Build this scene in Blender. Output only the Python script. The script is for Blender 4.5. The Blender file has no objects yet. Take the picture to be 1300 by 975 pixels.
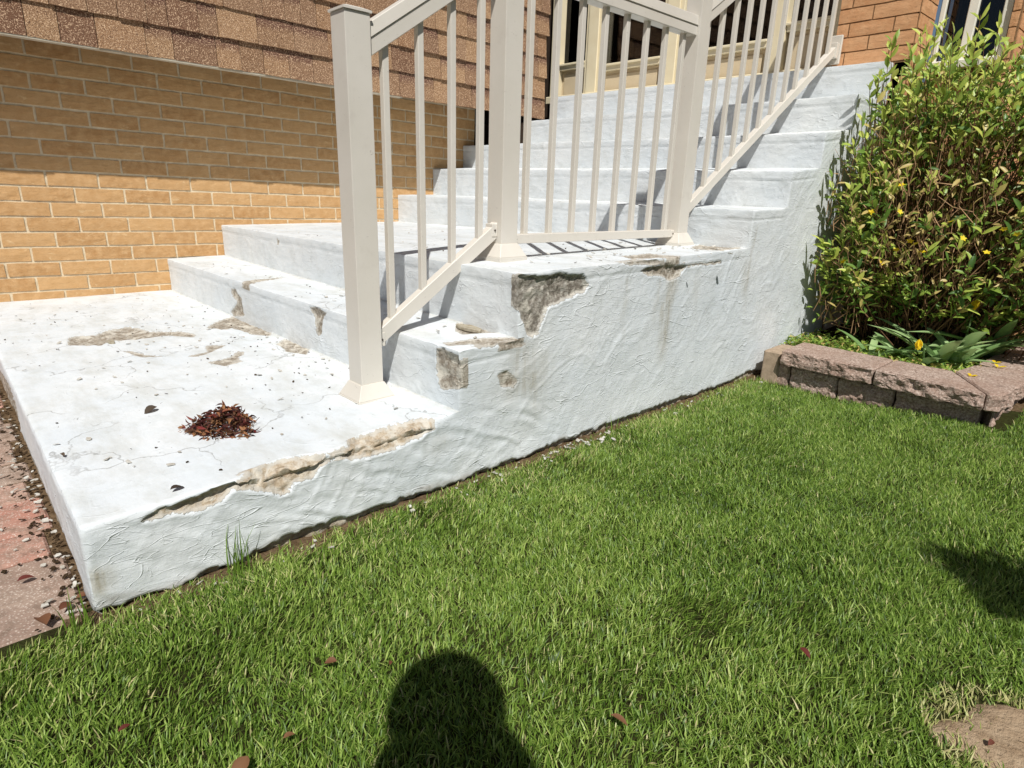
import bpy, bmesh, math, random
import numpy as np
from mathutils import Vector, Matrix

random.seed(7)
rs = np.random.RandomState(7)
S = bpy.context.scene
COL = S.collection
PI = math.pi

# ------------------------------------------------------------------ camera, sky, sun, exposure
cam = bpy.data.objects.new('camera', bpy.data.cameras.new('camera'))
COL.objects.link(cam)
R_, U_, F_ = Vector((0.67656, 0.73583, 0.0286)), Vector((-0.24211, 0.18559, 0.95234)), Vector((-0.69545, 0.65123, -0.30371))
CAMP = Vector((3.93523, -0.10297, 0.62161))
m = Matrix((R_, U_, -F_)).transposed().to_4x4(); m.translation = CAMP
cam.matrix_world = m
cam.data.sensor_width = 36; cam.data.lens = 784.16 / 1300 * 36
cam.data.clip_start = 0.02; cam.data.clip_end = 500
S.camera = cam

SUN_EL, SUN_AZ = math.radians(53.5), math.radians(-37)   # azimuth of the direction towards the sun, from +X
SD = Vector((math.cos(SUN_EL) * math.cos(SUN_AZ), math.cos(SUN_EL) * math.sin(SUN_AZ), math.sin(SUN_EL)))
W_ = bpy.data.worlds.new('World'); S.world = W_; W_.use_nodes = True
nt = W_.node_tree; bg = nt.nodes['Background']
sky = nt.nodes.new('ShaderNodeTexSky'); sky.sky_type = 'NISHITA'; sky.sun_disc = False
sky.sun_elevation = SUN_EL; sky.sun_rotation = math.atan2(SD.x, SD.y)
nt.links.new(sky.outputs[0], bg.inputs[0]); bg.inputs[1].default_value = 0.05
sun = bpy.data.objects.new('sun', bpy.data.lights.new('sun', 'SUN')); COL.objects.link(sun)
sun.data.energy = 4.9; sun.data.angle = math.radians(0.5); sun.data.color = (1.0, 0.975, 0.94)
sun.rotation_euler = SD.to_track_quat('Z', 'Y').to_euler(); sun.location = (6, -4, 8)
S.view_settings.view_transform = 'Standard'; S.view_settings.look = 'None'
S.view_settings.exposure = 0.0; S.view_settings.gamma = 1.0

# ------------------------------------------------------------------ material helpers
def lin(r, g, b):
    f = lambda c: (c / 255 / 12.92) if c <= 10 else ((c / 255 + 0.055) / 1.055) ** 2.4
    return (f(r), f(g), f(b), 1)

class NT:
    def __init__(s, name, rough=0.8, spec=0.3):
        s.m = bpy.data.materials.new(name); s.m.use_nodes = True
        s.t = s.m.node_tree; s.b = s.t.nodes['Principled BSDF']
        s.b.inputs['Roughness'].default_value = rough
        s.b.inputs['Specular IOR Level'].default_value = spec
        s.out = s.t.nodes['Material Output']
    def n(s, typ, **kw):
        nd = s.t.nodes.new(typ)
        for k, v in kw.items(): setattr(nd, k, v)
        return nd
    def l(s, a, b): s.t.links.new(a, b)
    def pos(s, scale=(1, 1, 1), rot=(0, 0, 0), obj=False):
        src = s.n('ShaderNodeTexCoord').outputs['Object'] if obj else s.n('ShaderNodeNewGeometry').outputs['Position']
        mp = s.n('ShaderNodeMapping'); s.l(src, mp.inputs[0])
        mp.inputs['Scale'].default_value = scale; mp.inputs['Rotation'].default_value = rot
        return mp.outputs[0]
    def noise(s, vec, scale, detail=4, rough=0.6, dist=0.0):
        nd = s.n('ShaderNodeTexNoise'); s.l(vec, nd.inputs['Vector'])
        nd.inputs['Scale'].default_value = scale; nd.inputs['Detail'].default_value = detail
        nd.inputs['Roughness'].default_value = rough; nd.inputs['Distortion'].default_value = dist
        return nd.outputs['Fac']
    def ramp(s, fac, stops):
        nd = s.n('ShaderNodeValToRGB'); s.l(fac, nd.inputs[0]); cr = nd.color_ramp
        cr.elements[0].position = stops[0][0]; cr.elements[0].color = stops[0][1]
        cr.elements[1].position = stops[-1][0]; cr.elements[1].color = stops[-1][1]
        for p, c in stops[1:-1]:
            e = cr.elements.new(p); e.color = c
        return nd.outputs[0]
    def rng(s, fac, a, b, c=0, d=1):
        nd = s.n('ShaderNodeMapRange'); s.l(fac, nd.inputs[0])
        for i, v in zip((1, 2, 3, 4), (a, b, c, d)): nd.inputs[i].default_value = v
        return nd.outputs[0]
    def math(s, op, a, b):
        nd = s.n('ShaderNodeMath', operation=op)
        for i, v in enumerate((a, b)):
            if isinstance(v, (int, float)): nd.inputs[i].default_value = v
            else: s.l(v, nd.inputs[i])
        return nd.outputs[0]
    def mix(s, fac, a, b, mode='MIX'):
        nd = s.n('ShaderNodeMix', data_type='RGBA', blend_type=mode)
        for i, v in ((0, fac), (6, a), (7, b)):
            if isinstance(v, (int, float)): nd.inputs[i].default_value = v
            elif isinstance(v, tuple): nd.inputs[i].default_value = v
            else: s.l(v, nd.inputs[i])
        return nd.outputs[2]
    def attr(s, name):
        return s.n('ShaderNodeAttribute', attribute_name=name).outputs['Fac']
    def bump(s, h, strength=0.5, dist=0.01, normal=None):
        nd = s.n('ShaderNodeBump'); s.l(h, nd.inputs['Height'])
        nd.inputs['Strength'].default_value = strength; nd.inputs['Distance'].default_value = dist
        if normal is not None: s.l(normal, nd.inputs['Normal'])
        s.l(nd.outputs[0], s.b.inputs['Normal']); return nd.outputs[0]
    def color(s, c):
        if isinstance(c, tuple): s.b.inputs['Base Color'].default_value = c
        else: s.l(c, s.b.inputs['Base Color'])
    def rand(s): return s.n('ShaderNodeObjectInfo').outputs['Random']

M = {}
def mat_paint():
    t = NT('white_masonry_paint', 0.62, 0.25)
    p = t.pos()
    base = t.mix(t.rng(t.noise(p, 3.0, 5), 0.35, 0.7), lin(211, 217, 220), lin(222, 225, 225))
    base = t.mix(t.rng(t.noise(p, 14, 6, 0.7), 0.5, 0.78, 0, 0.5), base, lin(186, 190, 186))
    base = t.mix(t.math('MULTIPLY', t.attr('flat'), t.rng(t.noise(t.pos((1, 2.5, 1)), 4.5, 7, 0.7), 0.46, 0.72, 0, 0.55)), base, lin(180, 180, 170))
    st = t.math('MULTIPLY', t.attr('stain'), t.rng(t.noise(t.pos((9, 9, 1.6)), 4, 5, 0.7), 0.25, 0.7))
    base = t.mix(st, base, lin(150, 138, 108))
    # flecks of dirt
    fl = t.rng(t.noise(p, 55, 3, 0.5, 0.8), 0.70, 0.73)
    gate = t.rng(t.noise(p, 6, 3), 0.45, 0.6)
    base = t.mix(t.math('MULTIPLY', t.math('MULTIPLY', fl, gate), t.attr('flat')), base, lin(92, 88, 80))
    # hairline cracks of the flat tread paint
    vo = t.n('ShaderNodeTexVoronoi', feature='DISTANCE_TO_EDGE'); vo.inputs['Scale'].default_value = 2.3
    wp = t.n('ShaderNodeVectorMath', operation='ADD')
    nn = t.n('ShaderNodeTexNoise'); t.l(p, nn.inputs['Vector']); nn.inputs['Scale'].default_value = 5; nn.inputs['Detail'].default_value = 6
    sc = t.n('ShaderNodeVectorMath', operation='SCALE'); t.l(nn.outputs['Color'], sc.inputs[0]); sc.inputs[3].default_value = 0.35
    t.l(p, wp.inputs[0]); t.l(sc.outputs[0], wp.inputs[1]); t.l(wp.outputs[0], vo.inputs['Vector'])
    ck = t.math('MULTIPLY', t.rng(vo.outputs['Distance'], 0.0, 0.009, 1, 0), t.rng(t.noise(p, 2.2, 2), 0.42, 0.5))
    base = t.mix(t.math('MULTIPLY', t.math('MULTIPLY', ck, t.attr('flat')), 0.6), base, lin(120, 118, 112))
    # bare concrete / mortar where the paint has come off
    pc = t.noise(p, 60, 8, 0.75)
    tan = t.ramp(pc, [(0.3, lin(136, 116, 92)), (0.5, lin(182, 165, 140)), (0.7, lin(216, 206, 188))])
    gry = t.ramp(pc, [(0.3, lin(108, 101, 93)), (0.5, lin(158, 151, 139)), (0.72, lin(206, 200, 188))])
    vv = t.n('ShaderNodeTexVoronoi'); t.l(p, vv.inputs['Vector']); vv.inputs['Scale'].default_value = 95
    gry = t.mix(t.rng(vv.outputs['Distance'], 0.2, 0.6, 0, 0.55), gry, lin(86, 76, 66))
    worn = t.rng(t.noise(p, 17, 5, 0.7, 0.8), 0.50, 0.60, 0, 0.85)
    ex_c = t.mix(worn, t.mix(t.attr('tone'), tan, gry), lin(206, 200, 186))
    rim = t.rng(t.math('ADD', t.attr('exposed'), t.rng(t.noise(p, 50, 3), 0.3, 0.7, -0.2, 0.2)), 0.75, 1.0, 0.7, 0)
    ex_c = t.mix(rim, ex_c, lin(198, 194, 184))
    ex = t.math('ADD', t.attr('exposed'), t.rng(t.noise(p, 90, 3), 0.3, 0.7, -0.22, 0.22))
    ex = t.rng(ex, 0.40, 0.50)
    base = t.mix(ex, base, ex_c)
    # soil splash at the foot
    sp = t.math('MULTIPLY', t.attr('foot'), t.rng(t.noise(p, 22, 5, 0.7), 0.3, 0.7))
    base = t.mix(sp, base, lin(140, 128, 108))
    t.color(base)
    b1 = t.noise(t.pos((2, 2, 7), (0.5, 0, 0)), 12, 7, 0.7, 0.5)
    b2 = t.noise(p, 95, 5, 0.7)
    h = t.math('ADD', t.math('MULTIPLY', b1, 0.42), t.math('MULTIPLY', b2, 0.30))
    h = t.math('ADD', h, t.math('MULTIPLY', t.math('MULTIPLY', ex, pc), 1.2))
    def ridges(vec, sc, wd, dist):
        q = t.math('ABSOLUTE', t.math('SUBTRACT', t.noise(vec, sc, 2, 0.5, dist), 0.5), 0.0)
        return t.rng(q, 0.0, wd, 1, 0)
    g1 = t.rng(t.noise(p, 7, 2), 0.42, 0.62)
    rg = t.math('ADD', t.math('MULTIPLY', ridges(t.pos((0.8, 0.6, 2.2), (0.55, 0.2, 0)), 7, 0.009, 0.7), g1), t.math('MULTIPLY', ridges(t.pos((1.6, 0.8, 3.0), (-0.5, 0, 0.4)), 12, 0.012, 0.5), 0.4))
    rg = t.math('MULTIPLY', rg, t.math('SUBTRACT', 1.45, t.attr('flat')))
    h = t.math('ADD', h, t.math('MULTIPLY', rg, 0.40))
    t.bump(h, 0.56, 0.006)
    return t.m
M['paint'] = mat_paint()

def mat_brick(name, c1, c2, c3, rough=0.85, pale=None):
    t = NT(name, rough, 0.2)
    p = t.pos()
    r = t.rand()
    base = t.mix(r, c1, c2)
    base = t.mix(t.rng(t.noise(p, 26, 6, 0.65), 0.4, 0.75), base, c3)
    if pale:
        sm = t.noise(t.pos((1, 1, 2.4), (0.5, 0, 0)), 13, 3, 0.6, 2.0)
        base = t.mix(t.rng(sm, 0.62, 0.72, 0, 0.45), base, pale)
    base = t.mix(t.rng(t.noise(p, 140, 2, 0.5), 0.66, 0.74, 0, 0.5), base, tuple(x * 0.45 for x in c1[:3]) + (1,))
    t.color(base)
    t.bump(t.math('ADD', t.noise(p, 45, 6, 0.7), t.math('MULTIPLY', t.noise(t.pos((1, 1, 3), (0.4, 0, 0)), 14, 3), 1.5)), 0.5, 0.004)
    return t.m
M['brick'] = mat_brick('buff_brick', lin(194, 154, 106), lin(176, 134, 88), lin(204, 166, 120), pale=lin(224, 196, 152))
M['brick2'] = mat_brick('orange_brick', lin(204, 154, 112), lin(192, 140, 98), lin(212, 166, 124))

def simple(name, c, c2=None, rough=0.6, spec=0.4, sc=20, bump=0.15, bd=0.003, obj=False, detail=5, metal=0.0):
    t = NT(name, rough, spec); p = t.pos(obj=obj)
    n1 = t.noise(p, sc, detail)
    t.color(t.mix(t.rng(n1, 0.3, 0.72), c, c2 or tuple(x * 0.85 for x in c[:3]) + (1,)))
    if bump: t.bump(t.noise(p, sc * 4, 5, 0.65), bump, bd)
    t.b.inputs['Metallic'].default_value = metal
    return t.m
M['mortar'] = simple('pale_mortar', lin(226, 210, 180), lin(200, 182, 150), 0.95, 0.1, 30, 0.6, 0.004)
M['mortar2'] = simple('dark_mortar', lin(150, 118, 86), lin(120, 92, 66), 0.95, 0.1, 30, 0.6, 0.004)
def mat_alu():
    t = NT('beige_coated_aluminium', 0.42, 0.4); p = t.pos()
    b = t.mix(t.rng(t.noise(p, 5, 4), 0.3, 0.7), lin(213, 207, 196), lin(205, 199, 187))
    sc = t.noise(t.pos((1, 1, 2.2)), 42, 5, 0.7, 1.5)
    b = t.mix(t.rng(sc, 0.65, 0.70, 0, 0.55), b, lin(150, 138, 128))
    b = t.mix(t.rng(t.noise(p, 11, 5, 0.7), 0.58, 0.8, 0, 0.3), b, lin(176, 166, 154))
    t.color(b); t.bump(t.noise(p, 90, 3), 0.05, 0.001); return t.m
M['alu'] = mat_alu()
M['cream'] = simple('cream_painted_wood', lin(228, 216, 184), lin(220, 206, 172), 0.5, 0.4, 9, 0.1, 0.002)
M['beige_panel'] = simple('beige_door_panel', lin(214, 196, 164), lin(206, 188, 156), 0.5, 0.4, 9, 0.1, 0.002)
M['whitepvc'] = simple('white_window_frame', lin(235, 232, 218), lin(225, 222, 208), 0.4, 0.5, 9, 0.05, 0.001)
M['interior'] = simple('darkened_interior', (0.012, 0.011, 0.011, 1), (0.02, 0.018, 0.017, 1), 0.8, 0.1, 3, 0)  # near-black colour stands in for the unlit rooms behind the glass
M['curtain'] = simple('grey_curtain', lin(92, 86, 92), lin(70, 66, 70), 0.9, 0.1, 30, 0.1)
def mat_glass():
    t = NT('window_glass', 0.03, 0.5)
    tr = t.n('ShaderNodeBsdfTransparent'); tr.inputs[0].default_value = (0.62, 0.62, 0.62, 1)
    gl = t.n('ShaderNodeBsdfGlossy'); gl.inputs['Roughness'].default_value = 0.03
    fr = t.n('ShaderNodeFresnel'); fr.inputs[0].default_value = 1.5
    mx = t.n('ShaderNodeMixShader'); t.l(fr.outputs[0], mx.inputs[0]); t.l(tr.outputs[0], mx.inputs[1]); t.l(gl.outputs[0], mx.inputs[2])
    t.l(mx.outputs[0], t.out.inputs[0]); return t.m
M['glass'] = mat_glass()
def mat_shingle():
    t = NT('asphalt_shingle_granules', 0.95, 0.1); p = t.pos()
    g = t.noise(p, 190, 2, 0.6)
    r = t.rand()
    a = t.ramp(r, [(0.0, lin(128, 98, 74)), (0.25, lin(162, 130, 98)), (0.5, lin(142, 108, 80)), (0.75, lin(176, 146, 112)), (1.0, lin(120, 92, 70))])
    dk = t.rng(r, 0.6, 0.62, 0, 0.55)
    a = t.mix(dk, a, lin(112, 80, 64))
    sz = t.n('ShaderNodeSeparateXYZ'); t.l(t.n('ShaderNodeTexCoord').outputs['Object'], sz.inputs[0])
    band = t.math('MULTIPLY', t.rng(t.math('ADD', sz.outputs[2], t.rng(t.noise(p, 60, 3), 0, 1, -.02, .02)), 0.075, 0.11), t.rng(t.math('FRACT', t.math('MULTIPLY', r, 7.3), 0.0), 0.45, 0.5))
    a = t.mix(t.math('MULTIPLY', band, 0.75), a, lin(92, 62, 56))
    a = t.mix(t.rng(g, 0.54, 0.62, 0, 0.8), a, lin(222, 190, 156))
    a = t.mix(t.rng(t.noise(p, 260, 2, 0.6), 0.38, 0.47, 0.85, 0), a, lin(70, 44, 36))
    t.color(a); t.bump(g, 0.7, 0.002); return t.m
M['shingle'] = mat_shingle()
M['darkmetal'] = simple('dark_screw_metal', lin(96, 88, 80), lin(70, 60, 52), 0.5, 0.5, 20, 0)
M['drip'] = simple('drip_edge_metal', lin(196, 190, 172), lin(170, 160, 140), 0.5, 0.4, 20, 0.05)
M['soffit'] = simple('dark_soffit_and_void', lin(70, 58, 48), lin(52, 44, 38), 0.9, 0.1, 8, 0.1)
def mat_paver():
    t = NT('paver', 0.9, 0.15); p = t.pos(); r = t.rand()
    b = t.ramp(r, [(0.0, lin(170, 120, 104)), (0.4, lin(184, 136, 118)), (0.7, lin(172, 136, 120)), (0.85, lin(146, 126, 112)), (1.0, lin(160, 138, 124))])
    b = t.mix(t.rng(t.noise(p, 9, 4), 0.35, 0.7, 0, 0.6), b, lin(168, 150, 134))
    vv = t.n('ShaderNodeTexVoronoi'); t.l(p, vv.inputs['Vector']); vv.inputs['Scale'].default_value = 170
    b = t.mix(t.rng(vv.outputs['Distance'], 0.15, 0.4, 0.7, 0), b, lin(214, 200, 186))
    b = t.mix(t.rng(t.noise(p, 34, 5, 0.7), 0.45, 0.7, 0, 0.8), b, lin(116, 98, 84))
    t.color(b); t.bump(t.noise(p, 110, 5, 0.7), 0.7, 0.004); return t.m
M['paver'] = mat_paver()
def mat_block():
    t = NT('split_face_block', 0.95, 0.12); p = t.pos()
    g = t.noise(p, 130, 4, 0.7)
    b = t.ramp(g, [(0.3, lin(102, 84, 74)), (0.5, lin(168, 146, 132)), (0.7, lin(214, 198, 184))])
    b = t.mix(t.rng(t.noise(p, 7, 4), 0.4, 0.7, 0, 0.55), b, lin(150, 122, 106))
    b = t.mix(t.rng(t.noise(p, 24, 6, 0.75), 0.55, 0.75, 0, 0.6), b, lin(108, 92, 80))
    t.color(b); t.bump(g, 0.9, 0.005); return t.m
M['block'] = mat_block()
M['soil'] = simple('garden_soil', lin(96, 78, 58), lin(58, 45, 33), 1.0, 0.05, 30, 1.0, 0.02)
M['dirt2'] = simple('wall_foot_dirt', lin(138, 116, 90), lin(84, 66, 46), 1.0, 0.05, 40, 1.0, 0.012)
M['dirt'] = simple('dry_dirt', lin(184, 162, 134), lin(146, 122, 96), 1.0, 0.05, 26, 1.0, 0.01)
M['turfbase'] = simple('lawn_soil', lin(62, 66, 34), lin(46, 42, 24), 1.0, 0.05, 22, 0.8, 0.02)
M['flake'] = simple('white_paint_flake', lin(206, 204, 196), lin(160, 152, 138), 0.8, 0.2, 60, 0.3)
M['bark'] = simple('brown_bark', lin(120, 92, 66), lin(80, 58, 42), 0.95, 0.1, 60, 0.5)
M['twig'] = simple('tan_twigs', lin(190, 156, 118), lin(136, 102, 74), 0.95, 0.1, 20, 0.2)
M['skin'] = simple('skin', lin(206, 160, 132), lin(196, 148, 120), 0.5, 0.3, 9, 0.05)
M['shirt'] = simple('grey_shirt', lin(110, 114, 120), lin(98, 102, 108), 0.9, 0.1, 40, 0.2)
M['trousers'] = simple('blue_jeans', lin(58, 70, 96), lin(48, 58, 82), 0.9, 0.1, 40, 0.2)
M['hair'] = simple('dark_hair', lin(46, 34, 26), lin(30, 22, 18), 0.7, 0.3, 60, 0.3)
M['phone'] = simple('black_phone', (0.02, 0.02, 0.022, 1), None, 0.2, 0.5, 9, 0)
M['greybox'] = simple('grey_meter_box', lin(150, 160, 164), lin(138, 148, 152), 0.5, 0.4, 8, 0.05)

def mat_leaf(name, cols, trans=0.35, rough=0.45, attr='tint', spec=0.4):
    t = NT(name, rough, spec)
    k = len(cols) - 1
    c = t.ramp(t.attr(attr), [(i / k, x) for i, x in enumerate(cols)])
    t.color(c)
    tb = t.n('ShaderNodeBsdfTranslucent')
    g = t.n('ShaderNodeGamma'); g.inputs[1].default_value = 0.85; t.l(c, g.inputs[0]); t.l(g.outputs[0], tb.inputs[0])
    mx = t.n('ShaderNodeMixShader'); mx.inputs[0].default_value = trans
    t.l(t.b.outputs[0], mx.inputs[1]); t.l(tb.outputs[0], mx.inputs[2]); t.l(mx.outputs[0], t.out.inputs[0])
    return t.m
def mat_leaf_single(name, cols, trans=0.3, rough=0.42):
    t = NT(name, rough, 0.4)
    k = len(cols) - 1
    c = t.ramp(t.rand(), [(i / k, x) for i, x in enumerate(cols)])
    t.color(c)
    tb = t.n('ShaderNodeBsdfTranslucent'); t.l(c, tb.inputs[0])
    mx = t.n('ShaderNodeMixShader'); mx.inputs[0].default_value = trans
    t.l(t.b.outputs[0], mx.inputs[1]); t.l(tb.outputs[0], mx.inputs[2]); t.l(mx.outputs[0], t.out.inputs[0])
    return t.m
GRASS = [lin(58, 84, 26), lin(98, 128, 44), lin(132, 160, 66), lin(176, 194, 104), lin(206, 194, 144)]
M['grass'] = mat_leaf('grass_blades', GRASS, 0.32, 0.45, spec=0.35)
SHRUB = [lin(60, 92, 40), lin(100, 134, 56), lin(142, 168, 72), lin(196, 206, 98), lin(196, 160, 112)]
M['shrubleaf'] = mat_leaf('shrub_leaves', SHRUB, 0.3, 0.4)
M['leaf1'] = mat_leaf_single('shrub_leaf', SHRUB[:4], 0.28)
M['tulip'] = mat_leaf_single('tulip_leaf', [lin(116, 148, 88), lin(148, 178, 118), lin(172, 196, 136)], 0.25, 0.4)
M['yellow'] = mat_leaf_single('yellow_petal', [lin(242, 208, 30), lin(250, 226, 60)], 0.35, 0.6)
M['deadleaf'] = mat_leaf('dead_leaves', [lin(50, 26, 22), lin(92, 38, 32), lin(76, 50, 36), lin(152, 108, 70), lin(112, 26, 32)], 0.15, 0.7)
M['darkleaf'] = mat_leaf_single('dark_dry_leaf', [lin(58, 46, 38), lin(84, 72, 58), lin(96, 70, 52)], 0.1, 0.7)
M['deadleaf1'] = mat_leaf_single('dead_leaf', [lin(96, 34, 30), lin(104, 62, 42), lin(126, 90, 60)], 0.15, 0.7)

# ------------------------------------------------------------------ object helpers
def tag(o, label=None, cat=None, group=None, kind=None):
    if label: o['label'] = label
    if cat: o['category'] = cat
    if group: o['group'] = group
    if kind: o['kind'] = kind
    return o

def empty(name, loc=(0, 0, 0), rot=(0, 0, 0), **k):
    o = bpy.data.objects.new(name, None); COL.objects.link(o)
    o.location = loc; o.rotation_euler = rot; o.empty_display_size = 0.05
    return tag(o, **k)

def link(name, me, parent=None, loc=(0, 0, 0), rot=(0, 0, 0), world=True):
    """world=True: loc is in world space, so subtract an unrotated parent's location"""
    o = bpy.data.objects.new(name, me); COL.objects.link(o)
    l = Vector(loc)
    if parent is not None:
        o.parent = parent
        if world:
            q = parent
            while q is not None: l = l - q.location; q = q.parent
    o.location = l; o.rotation_euler = rot
    return o

def np_mesh(name, V, F, mat, attrs=None, smooth=True):
    """V (n,3); F list of (m,k) int arrays"""
    me = bpy.data.meshes.new(name)
    V = np.asarray(V, np.float32)
    if isinstance(F, np.ndarray): F = [F]
    nl = sum(f.size for f in F); nf = sum(len(f) for f in F)
    me.vertices.add(len(V)); me.vertices.foreach_set('co', V.ravel())
    me.loops.add(nl); me.loops.foreach_set('vertex_index', np.concatenate([f.ravel() for f in F]).astype(np.int32))
    me.polygons.add(nf)
    tot = np.concatenate([np.full(len(f), f.shape[1]) for f in F])
    st = np.concatenate([[0], np.cumsum(tot)[:-1]])
    me.polygons.foreach_set('loop_start', st.astype(np.int32))
    me.polygons.foreach_set('loop_total', tot.astype(np.int32))
    me.polygons.foreach_set('use_smooth', np.full(nf, smooth))
    for k, a in (attrs or {}).items():
        at = me.attributes.new(k, 'FLOAT', 'POINT'); at.data.foreach_set('value', np.asarray(a, np.float32))
    me.materials.append(mat); me.update(calc_edges=True); me.validate()
    return me

class MB:
    """collects boxes, prisms and tubes into one mesh"""
    def __init__(s): s.v = []; s.f = []
    def add(s, vs, fs):
        b = len(s.v); s.v += [tuple(v) for v in vs]; s.f += [tuple(b + i for i in f) for f in fs]; return s
    def box(s, x0, y0, z0, x1, y1, z1):
        v = [(x, y, z) for z in (z0, z1) for y in (y0, y1) for x in (x0, x1)]
        return s.add(v, [(0, 2, 3, 1), (4, 5, 7, 6), (0, 1, 5, 4), (2, 6, 7, 3), (0, 4, 6, 2), (1, 3, 7, 5)])
    def hexa(s, bot, top):
        return s.add(list(bot) + list(top), [(3, 2, 1, 0), (4, 5, 6, 7), (0, 1, 5, 4), (1, 2, 6, 5), (2, 3, 7, 6), (3, 0, 4, 7)])
    def tube(s, pts, rad, n=6):
        pts = [Vector(p) for p in pts]
        if not hasattr(rad, '__len__'): rad = [rad] * len(pts)
        rings = []
        for i, p in enumerate(pts):
            d = (pts[min(i + 1, len(pts) - 1)] - pts[max(i - 1, 0)]).normalized()
            a = d.orthogonal().normalized(); b = d.cross(a)
            rings.append([p + (a * math.cos(2 * PI * k / n) + b * math.sin(2 * PI * k / n)) * rad[i] for k in range(n)])
        base = len(s.v)
        for r in rings: s.v += [tuple(x) for x in r]
        for i in range(len(pts) - 1):
            for k in range(n):
                a = base + i * n + k; b = base + i * n + (k + 1) % n
                s.f.append((a, b, b + n, a + n))
        s.f.append(tuple(base + k for k in reversed(range(n)))); s.f.append(tuple(base + (len(pts) - 1) * n + k for k in range(n)))
        return s
    def mesh(s, name, mat, bevel=0.0, smooth=False, seg=1):
        me = bpy.data.meshes.new(name); me.from_pydata(s.v, [], s.f); 
        if bevel:
            bm = bmesh.new(); bm.from_mesh(me)
            bmesh.ops.bevel(bm, geom=bm.edges[:], offset=bevel, segments=seg, affect='EDGES', profile=0.7)
            bm.to_mesh(me); bm.free()
        if smooth: me.polygons.foreach_set('use_smooth', [True] * len(me.polygons))
        me.materials.append(mat); me.update(); return me
    def build(s, name, mat, parent=None, bevel=0.0, smooth=False, seg=1):
        return link(name, s.mesh(name, mat, bevel, smooth, seg), parent)

# ------------------------------------------------------------------ numpy noise
def _hash(i, j, k, seed):
    h = (i.astype(np.int64) * 374761393 + j.astype(np.int64) * 668265263 + k.astype(np.int64) * 2147483647 + seed * 974634777) & 0xffffffff
    h = ((h ^ (h >> 13)) * 1274126177) & 0xffffffff
    h = h ^ (h >> 16)
    return (h & 0xffffff) / float(0xffffff) * 2 - 1
def vn(P, sc, seed=0):
    Q = np.asarray(P) * sc + 100.5
    I = np.floor(Q).astype(np.int64); f = Q - I; f = f * f * (3 - 2 * f)
    r = 0
    for a in (0, 1):
        for b in (0, 1):
            for c in (0, 1):
                w = (f[:, 0] if a else 1 - f[:, 0]) * (f[:, 1] if b else 1 - f[:, 1]) * (f[:, 2] if c else 1 - f[:, 2])
                r = r + w * _hash(I[:, 0] + a, I[:, 1] + b, I[:, 2] + c, seed)
    return r
def fbm(P, sc, seed=0, o=3):
    return sum(vn(P, sc * 2 ** i, seed + i) * 0.5 ** i for i in range(o))
def sst(x, a, b):
    t = np.clip((x - a) / (b - a), 0, 1); return t * t * (3 - 2 * t)

def poly_sd(px, py, poly):
    """signed distance, positive inside"""
    poly = np.array(poly); n = len(poly); d2 = np.full(len(px), 1e9); ins = np.zeros(len(px), bool)
    for i in range(n):
        ax, ay = poly[i]; bx, by = poly[(i + 1) % n]
        ex, ey = bx - ax, by - ay; L = ex * ex + ey * ey + 1e-12
        t = np.clip(((px - ax) * ex + (py - ay) * ey) / L, 0, 1)
        d2 = np.minimum(d2, (px - ax - t * ex) ** 2 + (py - ay - t * ey) ** 2)
        c = ((ay > py) != (by > py)) & (px < (bx - ax) * (py - ay) / (by - ay + 1e-12) + ax)
        ins ^= c
    d = np.sqrt(d2); return np.where(ins, d, -d)

# ------------------------------------------------------------------ the concrete steps
W = 2.665
GZ = -0.20
YL = [0.0, 0.873, 1.188, 2.414, 2.722, 3.003, 3.295, 3.600]       # riser positions at the house side
YR = [0.0, 0.890, 1.105, 2.430, 2.728, 3.010, 3.305, 3.600]       # and at the open side
ZL = [0.006, 0.178, 0.358, 0.544, 0.732, 0.909, 1.085, 1.283]
ZR = [-0.002, 0.197, 0.390, 0.559, 0.722, 0.900, 1.094, 1.280]
ZLb = [0.001, 0.182, 0.362, 0.551, 0.750, 0.915, 1.090, 1.285]    # tread height at its back edge
ZRb = [0.024, 0.203, 0.405, 0.568, 0.747, 0.935, 1.100, 1.285]
X0 = [0.0, 0.0, 0.0, 0.0, 0.0, 0.0, 0.37, 0.37]
YEND = 3.70
def Yi(i, x):
    if i > 7: return np.full_like(x, 3.95)
    return YL[i] + (YR[i] - YL[i]) * x / W
def Ti(i, x, y):
    if i < 0: return np.full_like(x, GZ - 0.06)
    y0 = Yi(i, x); y1 = Yi(i + 1, x)
    t = np.clip((y - y0) / (y1 - y0), 0, 1)
    a = ZL[i] + (ZR[i] - ZL[i]) * x / W; b = ZLb[i] + (ZRb[i] - ZLb[i]) * x / W
    return a + (b - a) * t

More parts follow.
